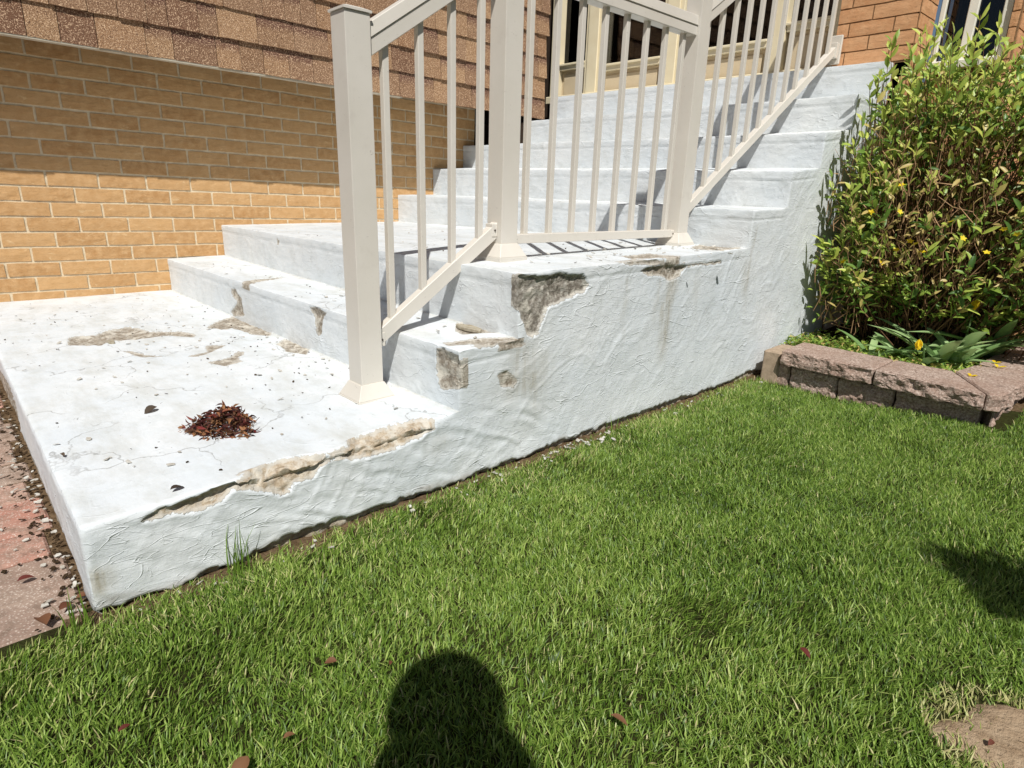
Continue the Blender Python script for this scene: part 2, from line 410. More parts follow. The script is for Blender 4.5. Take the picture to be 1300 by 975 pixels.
# (plane, depth, outline): t = tread n (x,y), s = open side (y,z), r = riser n (x,z)
CHIPS = [
    ('t1', 0.022, [(2.707,0.093), (2.682,0.133), (2.668,0.209), (2.667,0.283), (2.643,0.343), (2.626,0.397), (2.650,0.462), (2.666,0.493), (2.656,0.553), (2.625,0.605), (2.619,0.709), (2.635,0.790), (2.672,0.806), (2.698,0.737), (2.720,0.645), (2.721,0.572), (2.714,0.528), (2.672,0.524), (2.692,0.467), (2.743,0.424), (2.741,0.383), (2.778,0.344), (2.728,0.309), (2.708,0.295), (2.694,0.268), (2.723,0.232), (2.735,0.189), (2.720,0.155), (2.712,0.130), (2.720,0.097)]),
    ('s', 0.022, [(0.100,-0.021), (0.136,-0.009), (0.210,-0.002), (0.284,-0.001), (0.335,0.011), (0.382,0.019), (0.455,0.007), (0.494,-0.001), (0.548,0.004), (0.584,0.019), (0.681,0.022), (0.769,0.014), (0.811,-0.004), (0.760,-0.017), (0.679,-0.028), (0.604,-0.029), (0.554,-0.025), (0.527,-0.003), (0.480,-0.013), (0.458,-0.041), (0.414,-0.040), (0.387,-0.061), (0.331,-0.032), (0.309,-0.022), (0.277,-0.015), (0.248,-0.030), (0.206,-0.036), (0.167,-0.028), (0.139,-0.024), (0.106,-0.028)]),
    ('s', 0.040, [(1.076,0.388), (1.190,0.379), (1.378,0.369), (1.406,0.334), (1.393,0.316), (1.340,0.301), (1.267,0.289), (1.227,0.278), (1.207,0.249), (1.188,0.201), (1.167,0.197), (1.140,0.210), (1.121,0.259), (1.096,0.309), (1.078,0.375)]),
    ('s', 0.013, [(1.678,0.362), (1.719,0.370), (1.844,0.375), (1.961,0.359), (1.920,0.323), (1.856,0.309), (1.812,0.335), (1.724,0.341)]),
    ('t3', 0.006, [(2.476,2.289), (2.379,2.613), (2.467,2.683), (2.654,2.372), (2.658,2.216), (2.556,2.183)]),
    ('s', 0.008, [(1.953,0.363), (2.206,0.366), (2.224,0.355), (2.070,0.356), (1.969,0.357)]),
    ('t3', 0.008, [(2.724,1.857), (2.711,2.122), (2.761,2.049), (2.756,1.914), (2.753,1.825)]),
    ('t3', 0.006, [(2.555,1.698), (2.541,1.891), (2.608,1.875), (2.695,1.930), (2.632,1.668)]),
    ('s', 0.006, [(1.555,0.395), (1.715,0.397), (1.790,0.386), (1.980,0.369), (1.623,0.381)]),
    ('r2', 0.010, [(2.560,0.184), (2.598,0.188), (2.658,0.182), (2.673,0.148), (2.677,0.095), (2.578,0.069), (2.559,0.121)]),
    ('t2', 0.006, [(2.383,1.097), (2.417,1.147), (2.535,1.180), (2.596,1.141), (2.527,1.016), (2.472,1.028)]),
    ('t2', 0.007, [(2.563,0.911), (2.584,1.010), (2.660,1.131), (2.702,1.101), (2.670,1.037), (2.601,0.901)]),
    ('s', 0.007, [(0.835,0.222), (0.944,0.216), (1.126,0.192), (1.137,0.177), (1.042,0.188), (0.853,0.211)]),
    ('t1', 0.011, [(1.039,0.225), (0.992,0.248), (1.022,0.320), (0.949,0.377), (0.937,0.463), (1.087,0.505), (1.148,0.591), (1.245,0.630), (1.297,0.611), (1.187,0.519), (1.196,0.442), (1.170,0.349), (1.214,0.299), (1.150,0.211)]),
    ('t1', 0.004, [(1.367,0.343), (1.367,0.363), (1.468,0.393), (1.534,0.443), (1.495,0.374)]),
    ('t1', 0.004, [(1.581,0.498), (1.560,0.575), (1.464,0.598), (1.508,0.659), (1.573,0.592), (1.608,0.525)]),
    ('t1', 0.010, [(1.214,0.785), (1.243,0.757), (1.156,0.702), (1.068,0.756), (0.985,0.846), (0.980,0.904), (1.100,0.916), (1.348,0.905), (1.470,0.850), (1.392,0.805)]),
    ('t1', 0.011, [(1.612,0.816), (1.548,0.869), (1.625,0.946), (1.703,0.913), (1.830,0.832), (1.750,0.797)]),
    ('t1', 0.005, [(1.710,0.527), (1.688,0.619), (1.631,0.661), (1.650,0.676), (1.686,0.663), (1.715,0.631), (1.775,0.623), (1.788,0.563)]),
    ('r2', 0.010, [(0.980,0.142), (1.026,0.140), (1.091,0.111), (1.094,0.050), (1.110,0.033), (0.989,0.012), (0.926,0.022), (1.002,0.058), (1.043,0.088), (0.983,0.103)]),
    ('t2', 0.009, [(1.841,0.854), (1.856,0.876), (1.973,0.856), (2.042,0.806), (2.250,0.698), (2.243,0.688), (2.001,0.796)]),
    ('r2', 0.009, [(1.773,0.176), (1.836,0.186), (1.913,0.177), (1.878,0.153), (1.856,0.089), (1.821,0.082), (1.810,0.147)]),
    ('t2', 0.005, [(1.113,0.881), (1.073,0.945), (1.088,1.097), (1.152,0.945), (1.189,0.890), (1.303,0.826)]),
    ('t1', 0.010, [(0.851,-0.018), (1.360,-0.010), (1.614,-0.004), (1.794,-0.008), (2.039,-0.021), (2.031,-0.031), (1.887,-0.028), (1.713,-0.037), (1.472,-0.058)]),
    ('r1', 0.010, [(0.189,-0.133), (1.093,-0.064), (1.512,-0.027), (1.604,-0.055), (1.562,-0.156), (1.224,-0.263), (1.103,-0.238), (0.447,-0.354), (-1.661,-0.790)]),
    ('r3', 0.006, [(0.857,0.345), (0.886,0.339), (0.870,0.314), (0.854,0.316)]),
    ('s', 0.008, [(1.024,0.106), (1.065,0.108), (1.109,0.073), (1.089,0.052), (1.046,0.065)]),
    ('s', 0.002, [(2.269,0.183), (2.326,0.156), (2.314,0.139)]),
]
TONE = {0.022: 0.12, 0.040: 1.0, 0.013: 0.75}

def shape(P, i, face):
    x, y, z = P[:, 0].copy(), P[:, 1].copy(), P[:, 2].copy()
    n = len(x); P0 = P.copy()
    exposed = np.full(n, -1.0); tone = np.full(n, 0.6)
    D = np.zeros((n, 3))
    yi = Yi(i, x); yi1 = Yi(i + 1, x); top = Ti(i, x, y)
    # rounded, hand-trowelled arrises
    r = 0.0045 + 0.003 * vn(P, 18, 5) + 0.002 * vn(P, 60, 6)
    if i == 0: r = r + 0.006
    tz = sst(yi1 - y, 0.0, 0.04) if i < 7 else 1.0
    ty = sst(z - Ti(i - 1, x, yi), 0.0, 0.03) if i > 0 else 1.0
    dx = np.maximum(0, x - (W - r)) * np.where(y < yi1, 1, 0) * ty
    dy = np.maximum(0, yi + r - y); dz = np.maximum(0, z - (top - r)) * tz
    if face == 's': dx = r * np.ones(n)
    L = np.sqrt(dx ** 2 + dy ** 2 + dz ** 2)
    k = np.where(L > r, r / np.maximum(L, 1e-9) - 1, 0)
    D += np.stack([dx * k, -dy * k, dz * k], 1)
    # nosing band under each step edge
    if i > 0:
        band = sst(z - (top - 0.040 - 0.004 * vn(P, 7, 9)), 0, 0.006) * np.where(y < yi1 - 0.005, 1, 0)
        gq = (z - (top - 0.040 - 0.004 * vn(P, 7, 9))) / 0.004
        nr = 0.0010 * band - 0.0022 * np.exp(-gq ** 2) * np.where(y < yi1 - 0.005, 1, 0)
        D[:, 1] -= nr * sst(yi + 0.03 - y, 0, 0.02)
        D[:, 0] += nr * 0.8 * sst(x - (W - 0.03), 0, 0.02) * sst(yi1 - y, 0.0, 0.05)
    # gentle waviness
    for a in range(3):
        D[:, a] += 0.0016 * vn(P0, 5, 20 + a) + 0.0007 * vn(P0, 17, 30 + a)
    # trowel marks: curved ridges, brushed strokes
    nrm = {'t': (0, 0, 1), 'r': (0, -1, 0), 's': (1, 0, 0)}[face]
    wq = P0 + 0.05 * np.stack([vn(P0, 6, 40), vn(P0, 6, 41), vn(P0, 6, 42)], 1)
    if face == 's':
        Q = np.stack([wq[:, 0], (wq[:, 1] + wq[:, 2]) * 2.0, (wq[:, 1] - wq[:, 2]) * 4.2], 1); Q2 = Q * 2.3
    elif face == 'r':
        Q = np.stack([wq[:, 0] * 6, wq[:, 1], wq[:, 2] * 9], 1); Q2 = Q * 2.1
    else:
        Q = np.stack([wq[:, 0] * 3, wq[:, 1] * 7, wq[:, 2]], 1); Q2 = Q * 2.0
    amp = {'t': 0.75, 'r': 1.5, 's': 1.15}[face]
    h = np.zeros(n)
    for q, sd, th, am in ((Q, 50, 0.06, 0.0013), (Q2, 60, 0.10, 0.0010), (Q2 * 1.9, 70, 0.16, 0.0008)):
        v = vn(q, 1.0, sd); g = sst(vn(P0, 5, sd + 3), -0.25, 0.35)
        h += am * g * np.clip(1 - np.abs(v) / th, 0, 1)
    h += 0.0006 * fbm(Q2 * 1.9, 1.0, 80, 3)
    if face == 's' and i == 0:   # brushed strokes low on the front block
        q = np.stack([P0[:, 0], (P0[:, 1] * 0.55 + P0[:, 2]) * 52, (P0[:, 1] - 0.5 * P0[:, 2]) * 7], 1) + 2.2 * vn(P0, 9, 93)[:, None]
        h += 0.0024 * vn(q, 1.0, 90) * sst(1.5 - P0[:, 1], 0, 0.4)
    ed = np.ones(n)
    if face != 's': ed *= sst(W - x, 0.004, 0.02)
    if face != 'r': ed *= sst(y - yi, 0.004, 0.02)
    if face != 't': ed *= sst(top - z, 0.004, 0.02)
    h *= amp * ed
    for a in range(3): D[:, a] += nrm[a] * h
    # broken places
    wob = np.stack([vn(P0, 60, 95) + 0.8 * vn(P0, 22, 98), vn(P0, 60, 96) + 0.8 * vn(P0, 22, 99), vn(P0, 60, 97)], 1) * 0.0045
    rough = 0.7 * fbm(P0, 40, 110, 3) + 0.5 * vn(P0, 130, 115)
    for pl, dep, poly in CHIPS:
        pa = np.array(poly); lo = pa.min(0) - 0.03; hi = pa.max(0) + 0.03
        if pl == 's': u, v, gate, ax, sg = y, z, sst(x, W - 0.04, W - 0.015), 0, -1
        elif pl[0] == 't':
            j = int(pl[1]) - 1
            if j != i: continue
            u, v, gate, ax, sg = x, y, sst(z, Ti(i, x, y) - 0.035, Ti(i, x, y) - 0.012), 2, -1
        else:
            j = int(pl[1]) - 1
            if j != i: continue
            u, v, gate, ax, sg = x, z, sst(yi + 0.035 - y, 0, 0.02), 1, 1
        sel = np.where((u > lo[0]) & (u < hi[0]) & (v > lo[1]) & (v < hi[1]) & (gate > 0))[0]
        if len(sel) == 0: continue
        s = poly_sd(u[sel] + wob[sel, 0], v[sel] + wob[sel, 1], poly)
        mk = sst(s, -0.0015, 0.0035) * gate[sel]
        d = dep * mk * (0.75 + 0.45 * rough[sel]) * (0.55 + 0.45 * sst(s, 0, 0.03))
        if dep == 0.040: d = d * 0.25 + 0.004 * mk
        D[sel, ax] += sg * d
        e = np.clip(s / 0.012 + 0.5, 0, 1) * (gate[sel] > 0.3)
        if dep == 0.002: e *= 0
        exposed[sel] = np.maximum(exposed[sel], e)
        tone[sel] = np.where(e > 0.02, TONE.get(dep, 0.75), tone[sel])
        # the paint lifts a little round the hole
        lip = np.exp(-((s + 0.004) / 0.003) ** 2) * gate[sel] * 0.0018
        D[sel, ax] -= sg * lip
    if i == 0 and face != 't':
        e = sst(GZ + 0.022 + 0.018 * vn(P0, 3.3, 301) + 0.010 * vn(P0, 17, 303) + 0.006 * vn(P0, 70, 302) - z, -0.001, 0.004) * (1.0 if face == 's' else 0.6)
        D[:, 0 if face == 's' else 1] -= (0.016 if face == 's' else -0.010) * e * (1 + 0.5 * rough)
        exposed = np.maximum(exposed, e); tone = np.where(e > 0.05, 0.45, tone)
    P = P0 + D
    # stains
    st = np.zeros(n)
    if face == 's':
        for y0, zt, w_, ln_, am in ((1.86, 0.33, 0.035, 0.42, 0.8), (1.80, 0.33, 0.02, 0.25, 0.35), (2.44, 0.36, 0.03, 0.22, 0.5), (1.12, 0.2, 0.06, 0.22, 0.6), (1.20, 0.16, 0.04, 0.3, 0.35), (2.05, 0.33, 0.02, 0.2, 0.25), (0.82, -0.02, 0.05, 0.1, 0.3), (2.46, 0.5, 0.012, 0.45, 0.45), (1.6, 0.35, 0.012, 0.3, 0.3), (1.15, 0.10, 0.10, 0.12, 0.55), (0.02, -0.09, 0.03, 0.09, 0.9)):
            st = np.maximum(st, am * np.exp(-((y + 0.02 * vn(P0, 12, 7) - y0) / w_) ** 2) * sst(zt - z, -0.01, 0.02) * sst(z, zt - ln_, zt - ln_ * 0.4))
    if face == 't':
        st = 0.35 * sst(vn(P0, 4, 12), 0.3, 0.8) * sst(yi1 - y, 0.12, 0.0) + 0.5 * sst(0.12 - y + yi1 * 0 if False else yi1 - y, 0.03, 0.0)
        if i == 0: st = np.maximum(st, 0.5 * sst(x, 0.5, 0.0) * sst(vn(P0, 7, 15), -0.2, 0.5))
    foot = sst(GZ + 0.035 + 0.02 * vn(P0, 14, 77) - z, 0.0, 0.02) * 0.8 if i == 0 else np.zeros(n)
    if i == 0 and face == 'r': foot = np.maximum(foot, 0.5 * sst(vn(P0, 20, 78), 0.1, 0.6) * sst(-0.05 - z, 0, 0.1))
    flat = np.full(n, 1.0 if face == 't' else 0.12)
    return P, dict(exposed=exposed.clip(0, 1), tone=tone, stain=st.clip(0, 1), foot=foot, flat=flat)

def grid(nu, nv, off, flip=False):
    a = (np.arange(nu - 1)[:, None] * nv + np.arange(nv - 1)[None]).ravel() + off
    f = np.stack([a, a + nv, a + nv + 1, a + 1], 1)
    return f[:, ::-1] if flip else f

steps = empty('concrete_steps', (W / 2, 1.8, GZ), label='white painted concrete steps with chipped edges rising beside the buff brick wall to the door', cat='steps')
part_names = ['bottom_slab', 'step', 'landing', 'step', 'step', 'step', 'step', 'top_platform']
for i in range(8):
    xs = np.concatenate([np.arange(X0[i], 1.5, 0.011), np.arange(max(1.5, X0[i]), 2.3, 0.0075), np.linspace(2.3, W, 74)])
    rows = []
    zt = 26 if i else 36
    Vs, Fs, At = [], [], []
    # riser
    t = np.linspace(0, 1, zt)
    X, T = np.meshgrid(xs, t, indexing='ij'); X = X.ravel(); T = T.ravel()
    y = Yi(i, X); lo = Ti(i - 1, X, y) - 0.012; z = lo + (Ti(i, X, y) - lo) * T
    P, a = shape(np.stack([X, y, z], 1), i, 'r'); Vs.append(P); At.append(a); Fs.append(grid(len(xs), zt, 0)); off = len(P)
    # tread
    ny = max(8, int((YR[i + 1] - YR[i]) / 0.0065)) if i < 7 else 12
    t = np.linspace(0, 1, ny)
    X, T = np.meshgrid(xs, t, indexing='ij'); X = X.ravel(); T = T.ravel()
    y = Yi(i, X) + (Yi(i + 1, X) + (0.02 if i < 7 else 0) - Yi(i, X)) * T; z = Ti(i, X, y)
    P, a = shape(np.stack([X, y, z], 1), i, 't'); Vs.append(P); At.append(a); Fs.append(grid(len(xs), ny, off)); off += len(P)
    # open side strip
    ys = np.arange(YR[i], YEND, 0.0055); nz = 46 if i == 0 else 32
    Yg, T = np.meshgrid(ys, np.linspace(0, 1, nz), indexing='ij'); Yg = Yg.ravel(); T = T.ravel(); Xw = np.full_like(Yg, W)
    lo = Ti(i - 1, Xw, Yg) - (0.0 if i else 0.0); z = lo + (Ti(i, Xw, Yg) - lo) * T
    P, a = shape(np.stack([Xw, Yg, z], 1), i, 's'); Vs.append(P); At.append(a); Fs.append(grid(len(ys), nz, off)); off += len(P)
    # plain hidden left end and back
    att = {k: np.concatenate([q[k] for q in At]) for k in At[0]}
    me = np_mesh(part_names[i], np.concatenate(Vs), Fs, M['paint'], att)
    link(part_names[i], me, steps)

# ------------------------------------------------------------------ bricks
def brick_mesh(name, w, h, d, mat, seed, rough=0.0010):
    """outer face towards +X (local), width along Y, height along Z; origin at the lower outer corner"""
    rr = random.Random(seed); nu, nv = 5, 3; v = []; f = []
    for a in range(nu):
        for b in range(nv):
            e = a in (0, nu - 1) or b in (0, nv - 1)
            yy = w * a / (nu - 1) + rr.uniform(-1, 1) * 0.0012; zz = h * b / (nv - 1) + rr.uniform(-1, 1) * 0.0012
            v.append((-0.0012 * e + rr.uniform(-1, 1) * rough, yy, zz))
    F = [(a * nv + b, (a + 1) * nv + b, (a + 1) * nv + b + 1, a * nv + b + 1) for a in range(nu - 1) for b in range(nv - 1)]
    ring = [a * nv for a in range(nu)] + [(nu - 1) * nv + b for b in range(1, nv)] + [a * nv + nv - 1 for a in range(nu - 2, -1, -1)] + [b for b in range(nv - 2, 0, -1)]
    base = len(v)
    for q in ring: v.append((-d, v[q][1], v[q][2]))
    for k in range(len(ring)):
        k2 = (k + 1) % len(ring); F.append((ring[k2], ring[k], base + k, base + k2))
    me = bpy.data.meshes.new(name); me.from_pydata(v, [], F); me.materials.append(mat); me.update(); return me

TILT = -0.0185
wall = empty('brick_wall', (0, 0.2, 0), (TILT, 0, 0), label='buff yellow brick wall with pale mortar under the brown shingles, left of the steps', cat='wall')
cw, chh = 0.2215, 0.0735
bm_full = [brick_mesh('brick', cw - 0.0115, chh - 0.0108, 0.03, M['brick'], s) for s in range(7)]
bm_cut = {}
joined = []
for c in range(-4, 20):
    z0 = 0.567 - 0.0735 * 8 + c * chh
    o = 0.374 - 0.2 + (cw / 2 if (c % 2) else 0) - 6 * cw
    for k in range(24):
        y0 = o + k * cw; y1 = y0 + cw - 0.0115
        if y0 > 3.09 - 0.2 or y1 < -1.0: continue
        if z0 + chh < -0.25: continue
        ww = cw - 0.0115
        if y1 > 2.89:
            ww = 2.89 - y0
            if ww < 0.03: continue
        # skip what is buried behind the steps
        yw = y0 + 0.2
        lvl = -1
        for j in range(8):
            if yw > YL[j]: lvl = j
        ztop = ZL[lvl] if lvl >= 0 else -9
        if lvl >= 0 and z0 + chh < ztop - 0.02 and yw + cw < (YL[lvl + 1] if lvl < 7 else 9) + 0.3: continue
        if y1 < -0.42 or z0 < -0.1:
            joined.append((y0, z0, ww)); continue
        if abs(ww - (cw - 0.0115)) < 1e-4: me = random.choice(bm_full)
        else: me = brick_mesh('brick', ww, chh - 0.0108, 0.03, M['brick'], int(z0 * 1e4))
        b = link('brick', me, wall, (random.uniform(-0.0003, 0.0015), y0, z0), (random.uniform(-.003, .003), 0, random.uniform(-.006, .006)), world=False)
mbj = MB()
for y0, z0, ww in joined: mbj.box(-0.03, y0, z0, 0, y0 + ww, z0 + chh - 0.0108)
jo = link('bricks', mbj.mesh('bricks', M['brick'], 0.002), wall, (0, 0, 0), world=False); jo['kind'] = 'stuff'
# mortar bed: slightly uneven sheet a few millimetres back
ny, nz = 260, 90
Y, Z = np.meshgrid(np.linspace(-1.25, 2.895, ny), np.linspace(-0.35, 1.43, nz), indexing='ij')
P = np.stack([np.full(Y.size, -0.0035), Y.ravel(), Z.ravel()], 1); P[:, 0] += -0.0010 + 0.0008 * vn(P, 40, 3) + 0.0005 * vn(P, 11, 4)
link('mortar', np_mesh('mortar', P, grid(ny, nz, 0), M['mortar']), wall, world=False)
MB().box(-0.3, -1.25, -0.35, -0.012, 2.89, 1.425).build('wall_core', M['mortar'], None).parent = wall

# house behind: dark-coloured panels stand in for the shaded void past the brick wall
hc = empty('house_recess', (0.0, 3.4, GZ), label='recess of dark panels in place of shade, between the end of the buff brick wall and the door', cat='wall')
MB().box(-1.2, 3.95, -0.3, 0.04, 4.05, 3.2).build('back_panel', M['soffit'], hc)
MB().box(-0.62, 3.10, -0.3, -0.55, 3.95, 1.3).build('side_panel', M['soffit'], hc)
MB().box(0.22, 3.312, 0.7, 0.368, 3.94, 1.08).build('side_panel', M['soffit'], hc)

# ------------------------------------------------------------------ shingled overhang
oh = empty('shingle_overhang', (0.315, 0.2, 1.181), (TILT, 0, 0), label='overhanging wall skirt of brown asphalt shingles above the buff brick', cat='shingle wall')
LEN = 3.335
MB().box(-0.03, -1.6, 0.004, -0.003, LEN - 0.02, 2.2).box(-0.90, -1.6, 0.22, -0.031, LEN - 0.02, 2.2).build('overhang_core', M['soffit'], oh)
for o in oh.children: o.location = (0, 0, 0)
drip = MB().box(-0.034, -1.6, -0.007, 0.012, 2.06, 0.003)
d = link('drip_edge', drip.mesh('drip_edge', M['drip']), oh, world=False)
EXPO = 0.142
def shingle_mesh(w, h, th, seed):
    rr = random.Random(seed); n = 5; v = []; f = []
    j = [rr.uniform(-0.0018, 0.0018) for _ in range(n)]
    for k in range(n):
        y = w * k / (n - 1)
        v += [(0.014 + th, y, j[k]), (0.003, y, h + 0.004), (0.004, y, j[k])]
    for k in range(n - 1):
        a = k * 3; b = a + 3
        f += [(a, b, b + 1, a + 1), (a + 2, b + 2, b, a)]
    f += [(0, 1, 2), ((n - 1) * 3, (n - 1) * 3 + 2, (n - 1) * 3 + 1)]
    me = bpy.data.meshes.new('shingle'); me.from_pydata(v, [], f); me.materials.append(M['shingle']); me.update(); return me
shm = {}
widths = [0.09, 0.12, 0.14, 0.17, 0.20]
jsh = []
for c in range(15):
    y = -1.6 + random.uniform(0, 0.2) - 0.2
    while y < LEN:
        w = random.choice(widths)
        if y + w > LEN: w = LEN - y
        if w < 0.02: break
        th = random.choice((0.0, 0.006))
        if c < 7 and y > -0.5:
            k = (round(w, 3), th, random.randrange(3))
            if k not in shm: shm[k] = shingle_mesh(w - 0.003, EXPO, th, hash(k) % 1000)
            link('shingle', shm[k], oh, (0.0, y, c * EXPO), world=False)
        else: jsh.append((y, c, w, th))
        y += w
mb = MB()
for y, c, w, th in jsh:
    z = c * EXPO
    mb.add([(0.014 + th, y, z), (0.014 + th, y + w - .0015, z), (0.003, y + w - .0015, z + EXPO + .004), (0.003, y, z + EXPO + .004), (0.004, y, z), (0.004, y + w - .0015, z)], [(0, 1, 2, 3), (4, 5, 1, 0), (0, 3, 4), (1, 5, 2)])
so = link('shingles', mb.mesh('shingles', M['shingle']), oh, world=False); so['kind'] = 'stuff'
# end boards of the overhang
MBe = MB().box(-0.9, LEN - 0.018, -0.0, -0.004, LEN, 2.2)
link('end_board', MBe.mesh('end_board', M['soffit']), oh, world=False)

# ------------------------------------------------------------------ entrance: door and sidelights
DY = 3.90
door = empty('front_entrance', (1.15, DY, 1.285), label='cream framed entrance door with dark glazed sidelights at the top of the steps', cat='door')
ZB = 1.286
def bx(name, mat, x0, x1, y0, y1, z0, z1, par=door, bev=0.003):
    return MB().box(x0, y0, z0, x1, y1, z1).build(name, mat, par, bev)
for x0, x1 in ((0.02, 0.115), (0.385, 0.545), (1.085, 1.245), (1.86, 1.965), (2.235, 2.345)):
    j = bx('frame_post', M['cream'], x0, x1, DY - 0.01, DY + 0.10, ZB, 3.2)
    MB().box(x0 + 0.03, DY - 0.022, ZB + 0.001, x1 - 0.03, DY - 0.011, 3.19).build('moulding', M['cream'], j, 0.003)
bx('threshold', M['cream'], 0.0, 2.34, DY - 0.035, DY - 0.012, ZB - 0.004, ZB + 0.05, bev=0.004)
for x0, x1, zp, pm in ((0.118, 0.382, 1.572, 'beige_panel'), (0.548, 1.082, 1.525, 'beige_panel'), (1.248, 1.857, 1.53, 'beige_panel'), (1.968, 2.232, 1.60, 'beige_panel')):
    p_ = bx('door_panel', M[pm], x0, x1, DY + 0.03, DY + 0.07, ZB, zp - 0.05)
    MB().box(x0 + 0.03, DY + 0.018, ZB + 0.03 + 0.02, x1 - 0.03, DY + 0.029, zp - 0.075).build('raised_field', M[pm], p_, 0.004)
    s_ = bx('sill_rail', M['cream'], x0, x1, DY - 0.005, DY + 0.06, zp - 0.05, zp)
    MB().box(x0, DY - 0.018, zp - 0.018, x1, DY - 0.006, zp - 0.002).build('lip', M['cream'], s_, 0.003)
    bx('pane', M['glass'], x0, x1, DY + 0.045, DY + 0.051, zp, 3.15, bev=0)
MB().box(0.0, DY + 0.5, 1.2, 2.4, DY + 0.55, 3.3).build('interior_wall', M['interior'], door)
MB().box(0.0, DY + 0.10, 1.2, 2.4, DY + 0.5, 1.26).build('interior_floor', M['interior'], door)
def pleat(name, x0, x1, y, z0, z1, par, n=60):
    xs = np.linspace(x0, x1, n); ys = y + 0.012 * np.sin(np.arange(n) * 1.1) + 0.006 * np.sin(np.arange(n) * 0.37)
    V = np.concatenate([np.stack([xs, ys, np.full(n, z0)], 1), np.stack([xs, ys, np.full(n, z1)], 1)])
    a = np.arange(n - 1); return link(name, np_mesh(name, V, np.stack([a, a + 1, a + 1 + n, a + n], 1), M['curtain']), par)
pleat('curtain', 0.12, 0.36, DY + 0.16, 1.4, 3.2, door)
# roof slab over the entrance keeps the inside dark
MB().box(-0.2, DY - 0.02, 3.2, 3.4, DY + 1.2, 3.3).build('header', M['cream'], door)

# ------------------------------------------------------------------ orange brick facade right of the door
fw = empty('brick_facade', (2.5, 3.68, 1.29), label='orange brick house front between the entrance door and the small window', cat='wall')
FY = 3.68
def facade(x0, x1, z0, z1, yface, par, along='x', ph=0.0):
    """rows of bricks; along x the face looks towards -Y, along y it looks towards +X"""
    h = 0.0695; n = int((z1 - z0) / h)
    for c in range(n):
        L = x0 + (0.0 if c % 2 else 0) 
        p_ = x1 - ph
        cuts = [x1]
        q = x1 - (0.2165 if c % 2 else 0.108) + ph
        while q > x0 + 0.03: cuts.append(q); q -= 0.2165
        cuts.append(x0)
        for k in range(len(cuts) - 1):
            b_, a_ = cuts[k] - 0.0035, cuts[k + 1] + 0.0035
            if b_ - a_ < 0.015: continue
            key = (round(b_ - a_, 3), along)
            if key not in fcache: fcache[key] = [brick_mesh('brick', b_ - a_, h - 0.007, 0.03, M['brick2'], s + 50, 0.0008) for s in range(3)]
            me = random.choice(fcache[key]); z = z0 + c * h
            if along == 'x': link('brick', me, par, (b_ if False else a_, yface, z), (0, 0, -PI / 2), world=True)
            else: link('brick', me, par, (yface, a_, z), (0, 0, 0), world=True)
fcache = {}
# local +X must face -Y: rotate by -90 degrees, then local +Y runs along +X
facade(2.352, 2.740, 1.290, 2.25, FY, fw)
MB().box(2.356, FY + 0.004, 0.9, 2.732, 3.95, 2.4).build('mortar', M['mortar2'], fw)
facade(3.69, 3.93, 1.015, 2.06, 2.743, fw, 'y')
facade(3.10, 3.105, 0.4, 0.41, 3.93, fw)
MB().box(2.738, FY + 0.006, 0.0, 2.7395, 3.93, 2.4).build('mortar', M['mortar2'], fw)
facade(2.70, 2.740, 0.108, 1.28, FY, fw)   # strip of brick beside the steps, behind the shrub
MB().box(2.672, FY + 0.004, GZ - 0.1, 2.734, 3.95, 1.28).build('mortar', M['mortar2'], fw)

w2 = empty('brick_pier', (3.3, 3.95, GZ), label='orange brick wall right of and below the small window, behind the shrub', cat='wall')
facade(3.062, 3.10, 0.108 , 2.26, 3.93, w2)
facade(2.75, 3.06, 0.108, 1.26, 3.95, w2)
facade(3.95, 4.9, 0.73, 2.05, 3.106, w2, 'y')
MB().box(3.064, 3.934, GZ - 0.1, 3.102, 4.95, 2.4).build('mortar', M['mortar2'], w2)
MB().box(2.745, 3.954, GZ - 0.1, 3.0635, 4.1, 1.258).build('mortar', M['mortar2'], w2)
MB().box(3.10, 4.95, GZ - 0.1, 6.5, 5.0, 3.2).build('rear_wall', M['brick2'], w2)

win = empty('small_window', (2.9, 3.95, 1.33), label='narrow window with white frame in the brick wall above the shrub', cat='window')
for x0, x1 in ((2.748, 2.772), (2.872, 2.915), (3.02, 3.06)):
    bx('frame_post', M['whitepvc'], x0, x1, 3.955, 4.01, 1.305, 2.4, win)
bx('sill', M['whitepvc'], 2.746, 3.062, 3.90, 4.02, 1.262, 1.302, win, 0.004)
bx('pane', M['glass'], 2.772, 2.872, 3.975, 3.98, 1.305, 2.4, win, 0)
bx('pane', M['glass'], 2.915, 3.02, 3.975, 3.98, 1.305, 2.4, win, 0)
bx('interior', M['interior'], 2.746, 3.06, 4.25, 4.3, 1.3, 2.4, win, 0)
pleat('curtain', 2.775, 3.02, 4.05, 1.37, 2.4, win)
mbx = empty('meter_box', (3.14, 4.3, 1.36), label='small grey meter box on the brick wall at the right edge, above the shrub', cat='meter box')
MB().box(3.112, 4.15, 1.24, 3.20, 4.40, 1.50).build('box_body', M['greybox'], mbx, 0.006)
MB().box(3.2025, 4.17, 1.26, 3.212, 4.38, 1.48).build('cover', M['greybox'], mbx, 0.003)

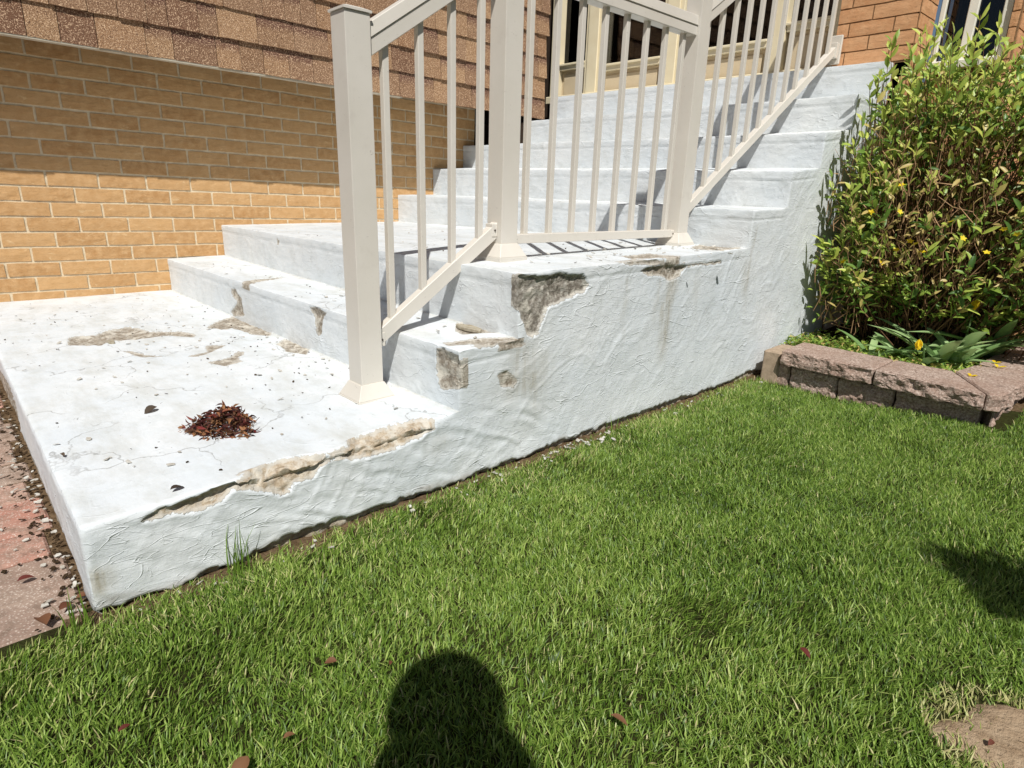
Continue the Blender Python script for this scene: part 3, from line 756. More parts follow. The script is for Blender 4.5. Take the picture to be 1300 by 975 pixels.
# ------------------------------------------------------------------ railing
rail = empty('metal_railing', (2.371, 1.3, 0.0), label='beige coated aluminium stair railing with three square posts on the steps', cat='railing')
RX = 2.371; PW = 0.0355
def post(yc, z0, z1):
    p_ = MB().box(RX - PW, yc - PW, z0 + 0.03, RX + PW, yc + PW, z1).build('post', M['alu'], rail, 0.0022, seg=2)
    c = MB().box(RX - PW - .004, yc - PW - .004, z1 + 0.0005, RX + PW + .004, yc + PW + .004, z1 + 0.006)
    c.hexa([(RX - PW - .003, yc - PW - .003, z1 + .0062), (RX + PW + .003, yc - PW - .003, z1 + .0062), (RX + PW + .003, yc + PW + .003, z1 + .0062), (RX - PW - .003, yc + PW + .003, z1 + .0062)],
           [(RX - .02, yc - .02, z1 + .013), (RX + .02, yc - .02, z1 + .013), (RX + .02, yc + .02, z1 + .013), (RX - .02, yc + .02, z1 + .013)])
    c.build('post_cap', M['alu'], rail)
    a, b = 0.061, 0.038
    q = lambda s, z: [(RX - s, yc - s, z), (RX + s, yc - s, z), (RX + s, yc + s, z), (RX - s, yc + s, z)]
    bp = MB().hexa(q(a, z0 - 0.004), q(a, z0 + 0.014)).hexa(q(a - 0.0015, z0 + 0.0142), q(b, z0 + 0.056))
    o = bp.build('base_plate', M['alu'], rail, 0.0012)
    for sx, sy in ((1, -1), (-1, -1)):
        sc = MB().tube([(RX + sx * 0.050, yc + sy * 0.050, z0 + 0.012), (RX + sx * 0.050, yc + sy * 0.050, z0 + 0.022)], 0.0035, 8).build('screw', M['alu'], o)
def screw(y, z, par):
    o_ = MB().tube([(0, 0, 0), (0.003, 0, 0)], 0.0032, 8).mesh('screw', M['darkmetal'])
    link('screw', o_, par, (RX + 0.0172, y, z))
Y1, Y2, Y3 = 0.772, 1.297, 2.320
post(Y1, 0.008, 1.022); post(Y2, 0.388, 1.335); post(Y3, 0.396, 1.43)
def srail(name, y0, z0, y1, z1, h, w, cap=False):
    """sloping box whose ends are cut plumb against the posts; z is its lower edge"""
    mbr = MB().hexa([(RX - w, y0, z0), (RX + w, y0, z0), (RX + w, y1, z1), (RX - w, y1, z1)], [(RX - w, y0, z0 + h), (RX + w, y0, z0 + h), (RX + w, y1, z1 + h), (RX - w, y1, z1 + h)])
    o = mbr.build(name, M['alu'], rail, 0.0015)
    if not cap:
        for yy, f_ in ((y0 + 0.012, 0), (y1 - 0.012, 1)):
            zz = z0 + (z1 - z0) * f_ + h * 0.5
            b_ = MB().box(RX - w - .0022, yy - 0.011, zz - h * .40, RX + w + .0022, yy + 0.011, zz + h * .40).build('rail_bracket', M['alu'], rail, 0.001)
            screw(yy, zz, b_)
    if cap:
        h2 = 0.036; w2_ = w + 0.0035
        MB().hexa([(RX - w2_, y0, z0 + h + .0005), (RX + w2_, y0, z0 + h + .0005), (RX + w2_, y1, z1 + h + .0005), (RX - w2_, y1, z1 + h + .0005)],
                  [(RX - w2_ + .004, y0, z0 + h + h2), (RX + w2_ - .004, y0, z0 + h + h2), (RX + w2_ - .004, y1, z1 + h + h2), (RX - w2_ + .004, y1, z1 + h + h2)]).build('rail_cap', M['alu'], o, 0.0015)
a1, b1 = Y1 + PW, Y2 - PW
s1 = 0.664
srail('bottom_rail', a1, 0.160, b1, 0.160 + s1 * (b1 - a1), 0.050, 0.015)
srail('top_rail', a1, 0.925, b1, 0.925 + s1 * (b1 - a1), 0.042, 0.024, True)
a2, b2 = Y2 + PW, Y3 - PW
srail('bottom_rail', a2, 0.440, b2, 0.434, 0.031, 0.015)
srail('top_rail', a2, 1.218, b2, 1.214, 0.034, 0.024, True)
a3, b3 = Y3 + PW, 3.655
s3 = 0.645
srail('bottom_rail', a3, 0.513, b3, 0.513 + s3 * (b3 - a3), 0.046, 0.015)
srail('top_rail', a3, 1.265, b3, 1.265 + s3 * (b3 - a3), 0.042, 0.024, True)
def bal(y, zb, zt):
    link('baluster', MB().box(-.0095, -.0095, 0, .0095, .0095, zt - zb).mesh('baluster', M['alu'], 0.0012), rail, (RX, y, zb))
for y in (0.865, 0.977, 1.088, 1.196): bal(y, 0.19 + s1 * (y - a1), 0.94 + s1 * (y - a1))
for k in range(8): bal(1.393 + 0.1185 * k + 0.003, 0.46, 1.225)
for k in range(12): 
    y = 2.395 + 0.1068 * k; bal(y, 0.54 + s3 * (y - a3), 1.28 + s3 * (y - a3))
br = MB().box(RX - 0.03, b3 + 0.001, 1.30, RX + 0.03, 3.672, 1.44).build('wall_bracket', M['alu'], rail, 0.003)
MB().box(RX - 0.022, b3 - 0.03, 1.325, RX + 0.022, b3, 1.40).build('bracket_cup', M['alu'], br, 0.002)

# ------------------------------------------------------------------ ground
def rise(P): return 0.032 * sst(P[:, 0], 3.0, 3.55) * sst(P[:, 1], 1.9, 2.6)
def sheet(name, x0, x1, y0, y1, z, mat, nx, ny, amp=0.004, sc=6, **k):
    X, Y = np.meshgrid(np.linspace(x0, x1, nx), np.linspace(y0, y1, ny), indexing='ij')
    P = np.stack([X.ravel(), Y.ravel(), np.full(X.size, z)], 1); P[:, 2] += amp * fbm(P, sc, 2, 3)
    return P, grid(nx, ny, 0)
gx = np.concatenate([[-120, -60, -20, -6], np.linspace(-2, 7, 120), [12, 30, 60, 120]])
gy = np.concatenate([[-120, -60, -20, -6], np.linspace(-2, 6, 110), [12, 30, 60, 120]])
X, Y = np.meshgrid(gx, gy, indexing='ij')
P = np.stack([X.ravel(), Y.ravel(), np.full(X.size, GZ - 0.006)], 1)
near = ((P[:, 0] > 2.66) & (np.abs(P[:, 1]) < 7)).astype(float)
P[:, 2] += rise(P) * near * (P[:, 1] < 3.2) + 0.006 * fbm(P, 5, 2, 3) * near - 0.03 * ((P[:, 0] < 2.60) & (P[:, 1] < 0.1))
o = link('lawn', np_mesh('lawn', P, grid(len(gx), len(gy), 0), M['turfbase'])); o['kind'] = 'structure'

# worn strip of dirt along the foot of the steps
def blob_sheet(name, mat, x0, x1, y0, y1, zfun, res, edge):
    xs = np.arange(x0, x1, res); ys = np.arange(y0, y1, res)
    X, Y = np.meshgrid(xs, ys, indexing='ij'); P = np.stack([X.ravel(), Y.ravel(), np.zeros(X.size)], 1)
    P[:, 2] = zfun(P); return link(name, np_mesh(name, P, grid(len(xs), len(ys), 0), mat))
def z_strip(P):
    d = P[:, 0] - (W + 0.03 + 0.03 * vn(P, 4, 8))
    return GZ + 0.002 + 0.006 * fbm(P, 30, 4, 3) - 0.04 * sst(d, -0.01, 0.035)
o = blob_sheet('dirt_strip', M['dirt2'], W - 0.03, W + 0.13, -0.05, 2.72, z_strip, 0.008, 0); o['kind'] = 'structure'
def z_patch(P):
    d = np.sqrt(((P[:, 0] - 4.06) / 0.205) ** 2 + ((P[:, 1] - 1.01) / 0.12) ** 2) + 0.35 * vn(P, 9, 5) + 0.2 * vn(P, 30, 6)
    return GZ + 0.007 + 0.004 * fbm(P, 40, 14, 3) - 0.03 * sst(d, 0.9, 1.35)
o = blob_sheet('bare_dirt_patch', M['dirt'], 3.70, 4.35, 0.80, 1.25, z_patch, 0.008, 0); o['kind'] = 'structure'
def z_bed(P): return -0.105 + 0.018 * fbm(P, 14, 24, 3) + 0.03 * sst(P[:, 1], 3.0, 3.5)
o = blob_sheet('flower_bed_soil', M['soil'], W - 0.03, 3.47, 2.79, 3.97, z_bed, 0.012, 0); o['kind'] = 'structure'
o = blob_sheet('side_soil', M['dirt2'], 3.56, 4.6, 2.42, 4.9, lambda P: GZ + 0.036 + 0.008 * fbm(P, 20, 34, 3) - 0.05 * sst(3.0 + 0.08 * vn(P, 6, 3) - P[:, 1], 0, 0.1), 0.014, 0); o['kind'] = 'structure'

# ------------------------------------------------------------------ block edging of the flower bed
edge = empty('flower_bed_edging', (3.2, 2.7, GZ), label='low rough pinkish grey block edging round the flower bed right of the steps', cat='edging')
def rough_block(name, poly, z0, z1, seed, par=edge, rface=0.010, front=()):
    """polygon footprint extruded; split faces on the outer sides listed in front"""
    n = len(poly); V = []; res = 0.012
    bm = bmesh.new(); vb = [bm.verts.new((x, y, z0)) for x, y in poly]; vt = [bm.verts.new((x, y, z1)) for x, y in poly]
    bm.faces.new(vb[::-1]); bm.faces.new(vt)
    for k in range(n): bm.faces.new((vb[k], vb[(k + 1) % n], vt[(k + 1) % n], vt[k]))
    bm.edges.ensure_lookup_table()
    bmesh.ops.bevel(bm, geom=bm.edges[:], offset=0.006, segments=1, affect='EDGES')
    bmesh.ops.triangulate(bm, faces=bm.faces[:])
    for _ in range(5):
        L = [e for e in bm.edges if e.calc_length() > 0.022]
        if not L: break
        bmesh.ops.subdivide_edges(bm, edges=L, cuts=1)
        bmesh.ops.triangulate(bm, faces=bm.faces[:])
    co = np.array([v.co for v in bm.verts]); bm.normal_update(); no = np.array([v.normal for v in bm.verts])
    d = 0.0015 * vn(co, 60, seed)
    fr = np.zeros(len(co))
    for fx, fy in front:
        fr = np.maximum(fr, np.clip(no[:, 0] * fx + no[:, 1] * fy, 0, 1))
    d += fr * (rface * (fbm(co, 30, seed + 5, 5) * 1.2 + 0.15))
    co += no * d[:, None]
    for v, c in zip(bm.verts, co): v.co = c
    me = bpy.data.meshes.new(name); bm.to_mesh(me); bm.free(); me.materials.append(M['block']); me.update()
    return link(name, me, par)
ZC = -0.035
fy0, fy1 = 2.600, 2.845
rough_block('cap_stone', [(2.800, fy0), (3.176, fy0), (3.176, fy1), (2.790, fy1)], ZC - 0.068, ZC, 1, front=[(0, -1)])
rough_block('cap_stone', [(3.182, fy0), (3.556, fy0 - 0.02), (3.392, fy1), (3.182, fy1)], ZC - 0.068, ZC, 2, front=[(0, -1)])
rough_block('cap_stone', [(3.562, fy0 - 0.022), (3.600, fy0 + 0.01), (3.632, 3.02), (3.425, 3.02), (3.400, fy1)], ZC - 0.066, ZC + 0.002, 3, front=[(1, 0)])
rough_block('cap_stone', [(3.427, 3.026), (3.648, 3.026), (3.665, 3.42), (3.440, 3.42)], ZC - 0.068, ZC - 0.001, 4, front=[(1, 0)])
rough_block('cap_stone', [(3.442, 3.426), (3.667, 3.426), (3.680, 3.82), (3.455, 3.82)], ZC - 0.068, ZC, 5, front=[(1, 0)])
xs_ = [2.705, 2.838, 3.045, 3.262, 3.545]
for k in range(4):
    rough_block('wall_block', [(xs_[k] + 0.003, fy0 + 0.035), (xs_[k + 1] - 0.004, fy0 + 0.035), (xs_[k + 1] - 0.004, fy1 - 0.03), (xs_[k] + 0.003, fy1 - 0.03)], GZ - 0.05, ZC - 0.075, 11 + k, front=[(0, -1)])
for k in range(5):
    y0 = 2.66 + 0.24 * k
    rough_block('wall_block', [(3.45, y0 + 0.003 + (0.2 if k == 0 else 0)), (3.578 + 0.010 * k, y0 + 0.003), (3.578 + 0.010 * k, y0 + 0.236), (3.45, y0 + 0.236)], GZ - 0.05, ZC - 0.073, 21 + k, front=[(1, 0)])
ep = rough_block('paver_end', [(2.712, 2.615), (2.786, 2.622), (2.778, 2.82), (2.705, 2.80)], GZ - 0.02, ZC - 0.020, 31, front=[], rface=0.002)
ep.data.materials.clear(); ep.data.materials.append(simple('beige_paver', lin(176, 156, 134), lin(144, 126, 106), 0.95, 0.1, 40, 0.5)); ep['label'] = 'beige paver set on end against the steps'

# ------------------------------------------------------------------ pavers
pv = empty('paved_path', (1.6, -0.4, GZ), label='worn pink and grey paver path along the front of the bottom slab', cat='path')
MB().box(-2.0, -3.0, GZ - 0.05, 2.64, 0.03, GZ - 0.010).build('sand_bed', M['dirt2'], pv)
npv = 0
def paver_mesh(w, d, seed):
    bm = bmesh.new(); bmesh.ops.create_cube(bm, size=1.0, matrix=Matrix.Translation((w / 2, -d / 2, -0.03)) @ Matrix.Diagonal((w, d, 0.06, 1)))
    bmesh.ops.bevel(bm, geom=[e for e in bm.edges], offset=0.006, segments=1, affect='EDGES')
    me = bpy.data.meshes.new('paver'); bm.to_mesh(me); bm.free(); me.materials.append(M['paver']); me.update(); return me
pms = {}
ed_x = [2.645, 2.345, 2.205, 2.0, 1.862, 1.705, 1.50, 1.31, 1.10, 0.90, 0.69, 0.48, 0.27, 0.06, -0.15, -0.36, -0.57]
for k in range(len(ed_x) - 1):
    wq = ed_x[k] - ed_x[k + 1] - 0.010
    yy = -0.010 - 0.02 * (k % 2)
    for r_ in range(6):
        dd = (0.21 if (k + r_) % 2 else 0.27) if k else 0.30
        key = (round(wq, 3), dd)
        if key not in pms: pms[key] = paver_mesh(wq, dd - 0.008, k)
        link('paver', pms[key], pv, (ed_x[k + 1] + 0.004, yy, GZ - 0.003 + random.uniform(-.003, .003)), (random.uniform(-.008, .008), random.uniform(-.008, .008), random.uniform(-.006, .006)))
        yy -= dd

# ------------------------------------------------------------------ small leaf builder (numpy)
def leaves_np(cent, dirs, nrm, L, Wd, tint, seg=3, fold=0.25, droop=0.15):
    """cent, dirs, nrm (n,3); L, Wd (n,). pointed leaves with a folded midrib"""
    n = len(cent); dirs = dirs / np.linalg.norm(dirs, axis=1, keepdims=True)
    side = np.cross(dirs, nrm); side /= np.linalg.norm(side, axis=1, keepdims=True) + 1e-9
    up = np.cross(side, dirs)
    ts = np.linspace(0, 1, seg + 1); prof = [0.08] + [math.sin(PI * (t * 0.86 + 0.08)) for t in ts[1:-1]] + [0.0]
    V = []
    for t, w in zip(ts, prof):
        c = cent + dirs * (L * t)[:, None] - up * (L * droop * t * t)[:, None]
        s = side * (Wd * 0.5 * w)[:, None]; u = up * (Wd * fold * w)[:, None]
        V += [c - s + u, c, c + s + u]
    V = np.stack(V, 1); k = V.shape[1]
    base = (np.arange(n) * k)[:, None]
    q = []
    for j in range(seg):
        a = 3 * j
        q += [[a, a + 1, a + 4, a + 3], [a + 1, a + 2, a + 5, a + 4]]
    F = (base[:, None, :] + np.array(q)[None]).reshape(-1, 4)
    return V.reshape(-1, 3), F, np.repeat(tint, k)

# ------------------------------------------------------------------ grass
def grass_mesh(n, x0, x1, y0, y1, keep, lmin, lmax, seed, dens=None):
    r = np.random.RandomState(seed)
    x = r.uniform(x0, x1, n); y = r.uniform(y0, y1, n)
    P = np.stack([x, y, np.zeros(n)], 1)
    k = keep(P, r); P = P[k]; n = len(P)
    cl = fbm(P, 7, 3, 3)                        # clumps
    cl2 = vn(P, 2.2, 9)
    L = (lmin + (lmax - lmin) * r.rand(n) ** 1.3) * (1 + 0.30 * cl)
    ang = 2 * PI * r.rand(n) * 0.6 + 3.0 * vn(P, 6, 77); lean = np.abs(r.normal(0.45, 0.34, n))
    dx, dy = np.cos(ang) * lean, np.sin(ang) * lean
    side = np.stack([np.sin(ang + r.normal(0, .8, n)), -np.cos(ang + r.normal(0, .8, n)), np.zeros(n)], 1)
    w = (0.00062 + 0.0007 * r.rand(n))
    z0 = GZ - 0.006 + 0.006 * fbm(P, 5, 2, 3) + rise(P) * (P[:, 1] < 3.2)
    V = []
    for t, ww in ((0, 1.0), (0.4, 1.0), (0.75, 0.75), (1.0, 0)):
        c = np.stack([P[:, 0] + dx * L * (0.35 * t + 1.0 * t * t), P[:, 1] + dy * L * (0.35 * t + 1.0 * t * t), z0 + L * (t - 0.28 * lean * t * t)], 1)
        if ww > 0: V += [c - side * (w * ww)[:, None], c + side * (w * ww)[:, None]]
        else: V += [c]
    V = np.stack(V, 1); b = (np.arange(n) * 7)[:, None]
    Q = (b[:, None, :] + np.array([[0, 1, 3, 2], [2, 3, 5, 4]])[None]).reshape(-1, 4)
    T = (b[:, None, :] + np.array([[4, 5, 6]])[None]).reshape(-1, 3)
    tint = 0.38 + 0.13 * cl + 0.12 * cl2 + r.normal(0, 0.20, n)
    dry = r.rand(n) < (0.03 + 0.05 * (vn(P, 4, 55) > 0.45))
    near_patch = (((P[:, 0] - 4.06) / 0.255) ** 2 + ((P[:, 1] - 1.01) / 0.17) ** 2 < 1) & (r.rand(n) < 0.6)
    strip = (P[:, 0] < W + 0.13) & (r.rand(n) < 0.12)
    tint = np.where(dry | near_patch | strip, r.uniform(0.85, 1.0, n), np.clip(tint, 0.02, 0.78))
    tv = np.repeat(tint, 7)
    return V.reshape(-1, 3), [Q, T], tv
def keep_a(P, r):
    d = P[:, 0] - (W - 0.008 + 0.025 * vn(P, 4, 8) + 0.015 * vn(P, 15, 18))
    pr = sst(d, -0.03, 0.07)
    e = np.sqrt(((P[:, 0] - 4.06) / 0.205) ** 2 + ((P[:, 1] - 1.01) / 0.12) ** 2) + 0.35 * vn(P, 9, 5) + 0.2 * vn(P, 30, 6)
    pr = pr * (0.03 + 0.97 * sst(e, 0.85, 1.25))
    pr = pr * np.where((P[:, 1] > 2.62) & (P[:, 0] < 3.63), 0, 1)
    pr = pr * np.where(P[:, 1] > 2.56, 0.45, 1.0)
    pr = pr * np.where((P[:, 0] > 3.6) & (P[:, 1] > 2.6), 1 - sst(P[:, 1], 2.8 , 3.15) * 0.5, 1)
    pr = pr * (0.62 + 0.5 * sst(fbm(P, 9, 61, 2), -0.6, 0.4))
    pr = pr * np.where((P[:, 1] < -0.01) & (P[:, 0] < 2.68), 0, 1)
    return r.rand(len(P)) < pr
V, F, tv = grass_mesh(345000, W + 0.004, 4.12, -0.34, 3.15, keep_a, 0.011, 0.027, 11)
g = link('grass', np_mesh('grass', V, F, M['grass'], {'tint': tv})); g['kind'] = 'stuff'
def keep_b(P, r):
    inside = (P[:, 0] < 4.15) & (P[:, 1] > -0.36)
    return ~inside & ~((P[:, 0] < 2.68)) & ~((P[:, 1] > 2.9) & (P[:, 0] < 4.3))
V, F, tv = grass_mesh(30000, 2.66, 6.5, -2.2, 3.3, keep_b, 0.028, 0.055, 12)
g2 = link('grass', np_mesh('grass', V, F, M['grass'], {'tint': tv})); g2['kind'] = 'stuff'

# taller weeds at the foot of the wall
def weed(x, y, n, hh, lab, sd):
    r = random.Random(sd); mb = MB()
    for k in range(n):
        a = r.uniform(0, 2 * PI); l = hh * r.uniform(0.5, 1.0); w = 0.0022
        lean = r.uniform(0.05, 0.45); c, s = math.cos(a) * lean, math.sin(a) * lean
        pts = [(x + r.uniform(-.015, .015), y + r.uniform(-.02, .02))]
        bx_, by_ = pts[0]
        v = []
        for t in (0, .35, .7, 1):
            px, py, pz = bx_ + c * l * t * t, by_ + s * l * t * t, GZ + l * t * (1 - .25 * lean * t)
            px = max(px, W + 0.004)
            ww = w * (1 - t * 0.9); v += [(px - ww * s / max(lean, .01), py + ww * c / max(lean, .01), pz), (px + ww * s / max(lean, .01), py - ww * c / max(lean, .01), pz)]
        mb.add(v, [(0, 1, 3, 2), (2, 3, 5, 4), (4, 5, 7, 6)])
    me = mb.mesh('weed', M['grass'], smooth=True); at = me.attributes.new('tint', 'FLOAT', 'POINT')
    at.data.foreach_set('value', [0.15 + 0.3 * r.random() for _ in me.vertices])
    o = link('weed', me); tag(o, lab, 'weed'); return o
weed(W + 0.03, 0.262, 16, 0.15, 'tall tuft of grass weed standing against the side of the bottom slab', 1)
weed(W + 0.012, -0.03, 14, 0.10, 'dark grass weed growing at the near corner of the bottom slab', 2)
weed(W + 0.05, 0.93, 9, 0.06, 'short weed at the wall foot below the second step', 3)
weed(W + 0.02, 1.56, 5, 0.07, 'thin weed sprig at the wall foot below the landing', 4)

# ------------------------------------------------------------------ paint flakes and crumbs
def shard_mesh(n, sampler, smin, smax, seed, th=0.002):
    r = random.Random(seed); mb = MB()
    for _ in range(n):
        x, y, z = sampler(r); s = r.uniform(smin, smax); k = r.randint(4, 6); a0 = r.uniform(0, 6.28)
        ang = sorted(a0 + 2 * PI * (j + r.uniform(-.3, .3)) / k for j in range(k)); el = r.uniform(0.45, 1)
        tx, ty = r.uniform(-.35, .35), r.uniform(-.35, .35); ro = r.uniform(0, 3.14)
        pts = []
        for q in ang:
            u, v = s * math.cos(q), s * el * math.sin(q) * r.uniform(.7, 1.1)
            X_, Y_ = u * math.cos(ro) - v * math.sin(ro), u * math.sin(ro) + v * math.cos(ro)
            pts.append((x + X_, y + Y_, z + X_ * tx + Y_ * ty))
        zz = min(p[2] for p in pts); up = max(0, z - zz) * 0.7
        b = [(p[0], p[1], p[2] + up) for p in pts]; t = [(p[0], p[1], p[2] + up + th) for p in pts]
        mb.add(b + t, [tuple(reversed(range(k))), tuple(range(k, 2 * k))] + [(j, (j + 1) % k, k + (j + 1) % k, k + j) for j in range(k)])
    return mb
def samp_foot(r): return (W + abs(r.gauss(0.025, 0.022)) + 0.004, r.uniform(0, 2.6) if r.random() < .7 else r.uniform(1.2, 1.6), GZ + 0.004)
o = shard_mesh(80, samp_foot, 0.003, 0.011, 4).build('paint_flakes', M['flake']); tag(o, kind='stuff')
def samp_pav(r): return (r.uniform(0.8, 2.64), -0.004 - abs(r.gauss(0, 0.03 if r.random() < .7 else .09)), GZ + 0.003)
o = shard_mesh(120, samp_pav, 0.003, 0.010, 5).build('paint_flakes', M['flake']); tag(o, kind='stuff')
o = shard_mesh(260, samp_pav, 0.002, 0.008, 15).build('grit', M['soil']); tag(o, kind='stuff')
def ztread(x, y):
    xa = np.array([x]); i = 0
    for j in range(8):
        if y > Yi(j, xa)[0]: i = j
    return float(Ti(i, xa, np.array([y]))[0])
def samp_tr(r):
    q = r.random()
    if q < .55: x, y = r.uniform(0.1, 2.6), r.uniform(0.03, 0.86)
    elif q < .75: x, y = r.gauss(1.5, .45), r.gauss(0.7, .12)
    elif q < .85: x, y = r.uniform(0.3, 2.6), r.uniform(0.95, 1.08)
    else: x, y = r.uniform(0.8, 2.6), r.uniform(1.25, 2.35)
    x = min(max(x, .03), 2.63); y = min(max(y, .02), 2.38)
    return (x, y, ztread(x, y) + 0.002)
o = shard_mesh(130, samp_tr, 0.0015, 0.0055, 6, 0.0012).build('debris_specks', M['soil']); tag(o, kind='stuff')
o = shard_mesh(150, samp_tr, 0.003, 0.010, 7, 0.0012).build('paint_flakes', M['flake']); tag(o, kind='stuff')
def samp_p3(r): return (2.42 + r.gauss(0.06, .10), 1.75 + r.uniform(-.3, .62), 0.400)
o = shard_mesh(40, samp_p3, 0.004, 0.012, 8, 0.002).build('paint_flakes', M['flake']); tag(o, kind='stuff')
# bigger loose pieces
for k, (x, y, s, lab) in enumerate([(2.49, 1.068, 0.052, 'flat loose slab of broken mortar lying on the second step by the railing'),
                                    (1.20, 0.34, 0.030, 'grey loose mortar chip at the left end of the long crack in the bottom slab')]):
    rr = random.Random(k + 3); z = ztread(x, y)
    mb = MB(); n = 11; b = []; t = []
    for j in range(n):
        a = 2 * PI * j / n; q = s * rr.uniform(.72, 1.15)
        u_, v_ = q * math.cos(a) * 1.1, q * math.sin(a) * .42
        px, py = x + u_ * .97 - v_ * .2, y + u_ * .12 + v_ * .9
        b.append((px, py, z - .002)); t.append((px, py, z + .009 + rr.uniform(-.002, .002)))
    mb.add(b + t, [tuple(reversed(range(n))), tuple(range(n, 2 * n))] + [(j, (j + 1) % n, n + (j + 1) % n, n + j) for j in range(n)])
    tag(mb.build('mortar_chip', simple('mortar_chip_grey', lin(176, 168, 150), lin(140, 130, 110), 0.95, 0.1, 70, 0.6), bevel=0.002), lab, 'mortar chip')

# ------------------------------------------------------------------ dead leaves
def dead_leaf(x, y, z, s, lab, sd, mat='deadleaf1', rz=None):
    r = np.random.RandomState(sd); n = 1
    a = r.uniform(0, 6.28) if rz is None else rz
    V, F, t = leaves_np(np.array([[0, 0, 0.]]), np.array([[math.cos(a), math.sin(a), r.uniform(-.05, .15)]]), np.array([[r.uniform(-.3, .3), r.uniform(-.3, .3), 1.]]), np.array([s]), np.array([s * r.uniform(.4, .6)]), np.array([.5]), 5, 0.35, 0.25)
    V[:, 2] -= V[:, 2].min()
    o = link('dead_leaf', np_mesh('dead_leaf', V, F, M[mat]), None, (x, y, z)); return tag(o, lab, 'leaf')
def lawn_at(u, v):   # lawn point seen at photo pixel: evaluated once as numbers below
    d = F_ + R_ * ((u - 650) / 784.16) - U_ * ((v - 487.5) / 784.16); t = (GZ + 0.022 - CAMP.z) / d.z; return CAMP + d * t
for k, (u, v, s, lab) in enumerate([(428, 842, .022, 'dark red leaf in the grass left of the photographer shadow'), (150, 930, .018, 'small dark red leaf in the grass at the lower left'),
        (315, 966, .040, 'brown leaf at the bottom edge of the lawn left of the photographer shadow'), (360, 940, .018, 'tiny red leaf in the lawn above the brown leaf'),
        (775, 910, .030, 'purple brown leaf in the grass right of the photographer shadow'), (1185, 522, .030, 'pale tan leaf at the foot of the block edging'),
        (1262, 935, .014, 'small red leaf on the bare dirt patch'), (1015, 825, .024, 'brown withered leaf in the middle right of the lawn'),
        (495, 845, .012, 'tiny brown leaf just left above the shadow of the head')]):
    p_ = lawn_at(u, v); dead_leaf(p_.x, p_.y, GZ + (0.022 if k != 6 else 0.012), s, lab, 30 + k)
def slab_at(u, v, z=0.004):
    d = F_ + R_ * ((u - 650) / 784.16) - U_ * ((v - 487.5) / 784.16); t = (z - CAMP.z) / d.z; return CAMP + d * t
for k, (u, v, s, lab) in enumerate([(217, 626, .030, 'dark curled leaf on the bottom slab below the leaf pile'), (200, 521, .040, 'dark flattened leaf on the bottom slab left of the leaf pile'),
        (78, 577, .016, 'black curled leaf bit near the left front of the bottom slab'), (75, 445, .018, 'dark leaf bit left of the long crack on the bottom slab'),
        (197, 570, .010, 'dark crumb between the leaf pile and the slab front'), (181, 363, .036, 'dark clod of leaves on the slab against the buff brick wall'),
        (335, 527, .014, 'small brown leaf bit right of the leaf pile'), (560, 525, .040, 'dry stalks lying at the foot of the second step')]):
    p_ = slab_at(u, v); dead_leaf(p_.x, p_.y, 0.004, s, lab, 60 + k, 'darkleaf')
# leaves by the paving corner
for k, (dx, dy, s, lab) in enumerate([(-0.02, -0.075, .045, 'dark red leaf where the paving meets the lawn'), (-0.055, -0.05, .030, 'brown curled leaf by the near corner of the slab'), (-0.22, -0.10, .030, 'yellow green leaf on the pink paver'), (-0.08, -0.02, .026, 'small red leaf in the grit beside the slab')]):
    dead_leaf(W + dx, dy, GZ + .006, s, lab, 80 + k)

def leaf_pile(c, rx, ry, hgt, n, seed):
    r = np.random.RandomState(seed)
    a = r.uniform(0, 2 * PI, n); q = np.sqrt(r.rand(n)) * 1.0
    wb = 1 + .22 * np.sin(3 * a + 1) + .15 * np.sin(5 * a); x = q * np.cos(a) * rx * wb; y = q * np.sin(a) * ry * wb
    z = hgt * np.maximum(0, 1 - q ** 1.6) * r.rand(n) ** 0.6 + 0.002
    C_ = np.stack([c[0] + x, c[1] + y, c[2] + z], 1)
    D_ = r.normal(0, 1, (n, 3)); D_[:, 2] = np.abs(D_[:, 2]) * .7 * (1 - q)
    N_ = r.normal(0, 1, (n, 3)); N_[:, 2] += 1.0
    return leaves_np(C_, D_, N_, r.uniform(.010, .026, n), r.uniform(.004, .010, n), r.rand(n), 3, 0.4, 0.4), r
cpile = slab_at(286, 545)
(V, F, t), r = leaf_pile((cpile.x, cpile.y, 0.002), 0.085, 0.078, 0.066, 800, 3)
pile = empty('leaf_pile', (cpile.x, cpile.y, 0.0), label='small heap of dark red and brown dead leaves and twigs on the bottom slab', cat='leaf pile')
o = link('leaf_litter', np_mesh('leaf_litter', V, F, M['deadleaf'], {'tint': t}), pile); o['kind'] = 'stuff'
tw = MB(); rr = random.Random(5)
for k in range(110):
    a = rr.uniform(0, 6.28); q = rr.random() ** .6 * 0.075; p0 = Vector((cpile.x + q * math.cos(a), cpile.y + q * math.sin(a), 0.004 + 0.038 * (1 - q / .08)))
    dv = Vector((rr.gauss(0, 1), rr.gauss(0, 1), rr.uniform(0, .9))).normalized() * rr.uniform(.012, .034)
    tw.tube([p0, p0 + dv * .5 + Vector((0, 0, .003)), p0 + dv], [.0012, .0010, .0006], 4)
tm = tw.mesh('twigs', M['bark']); o = link('twigs', tm, pile); o['kind'] = 'stuff'

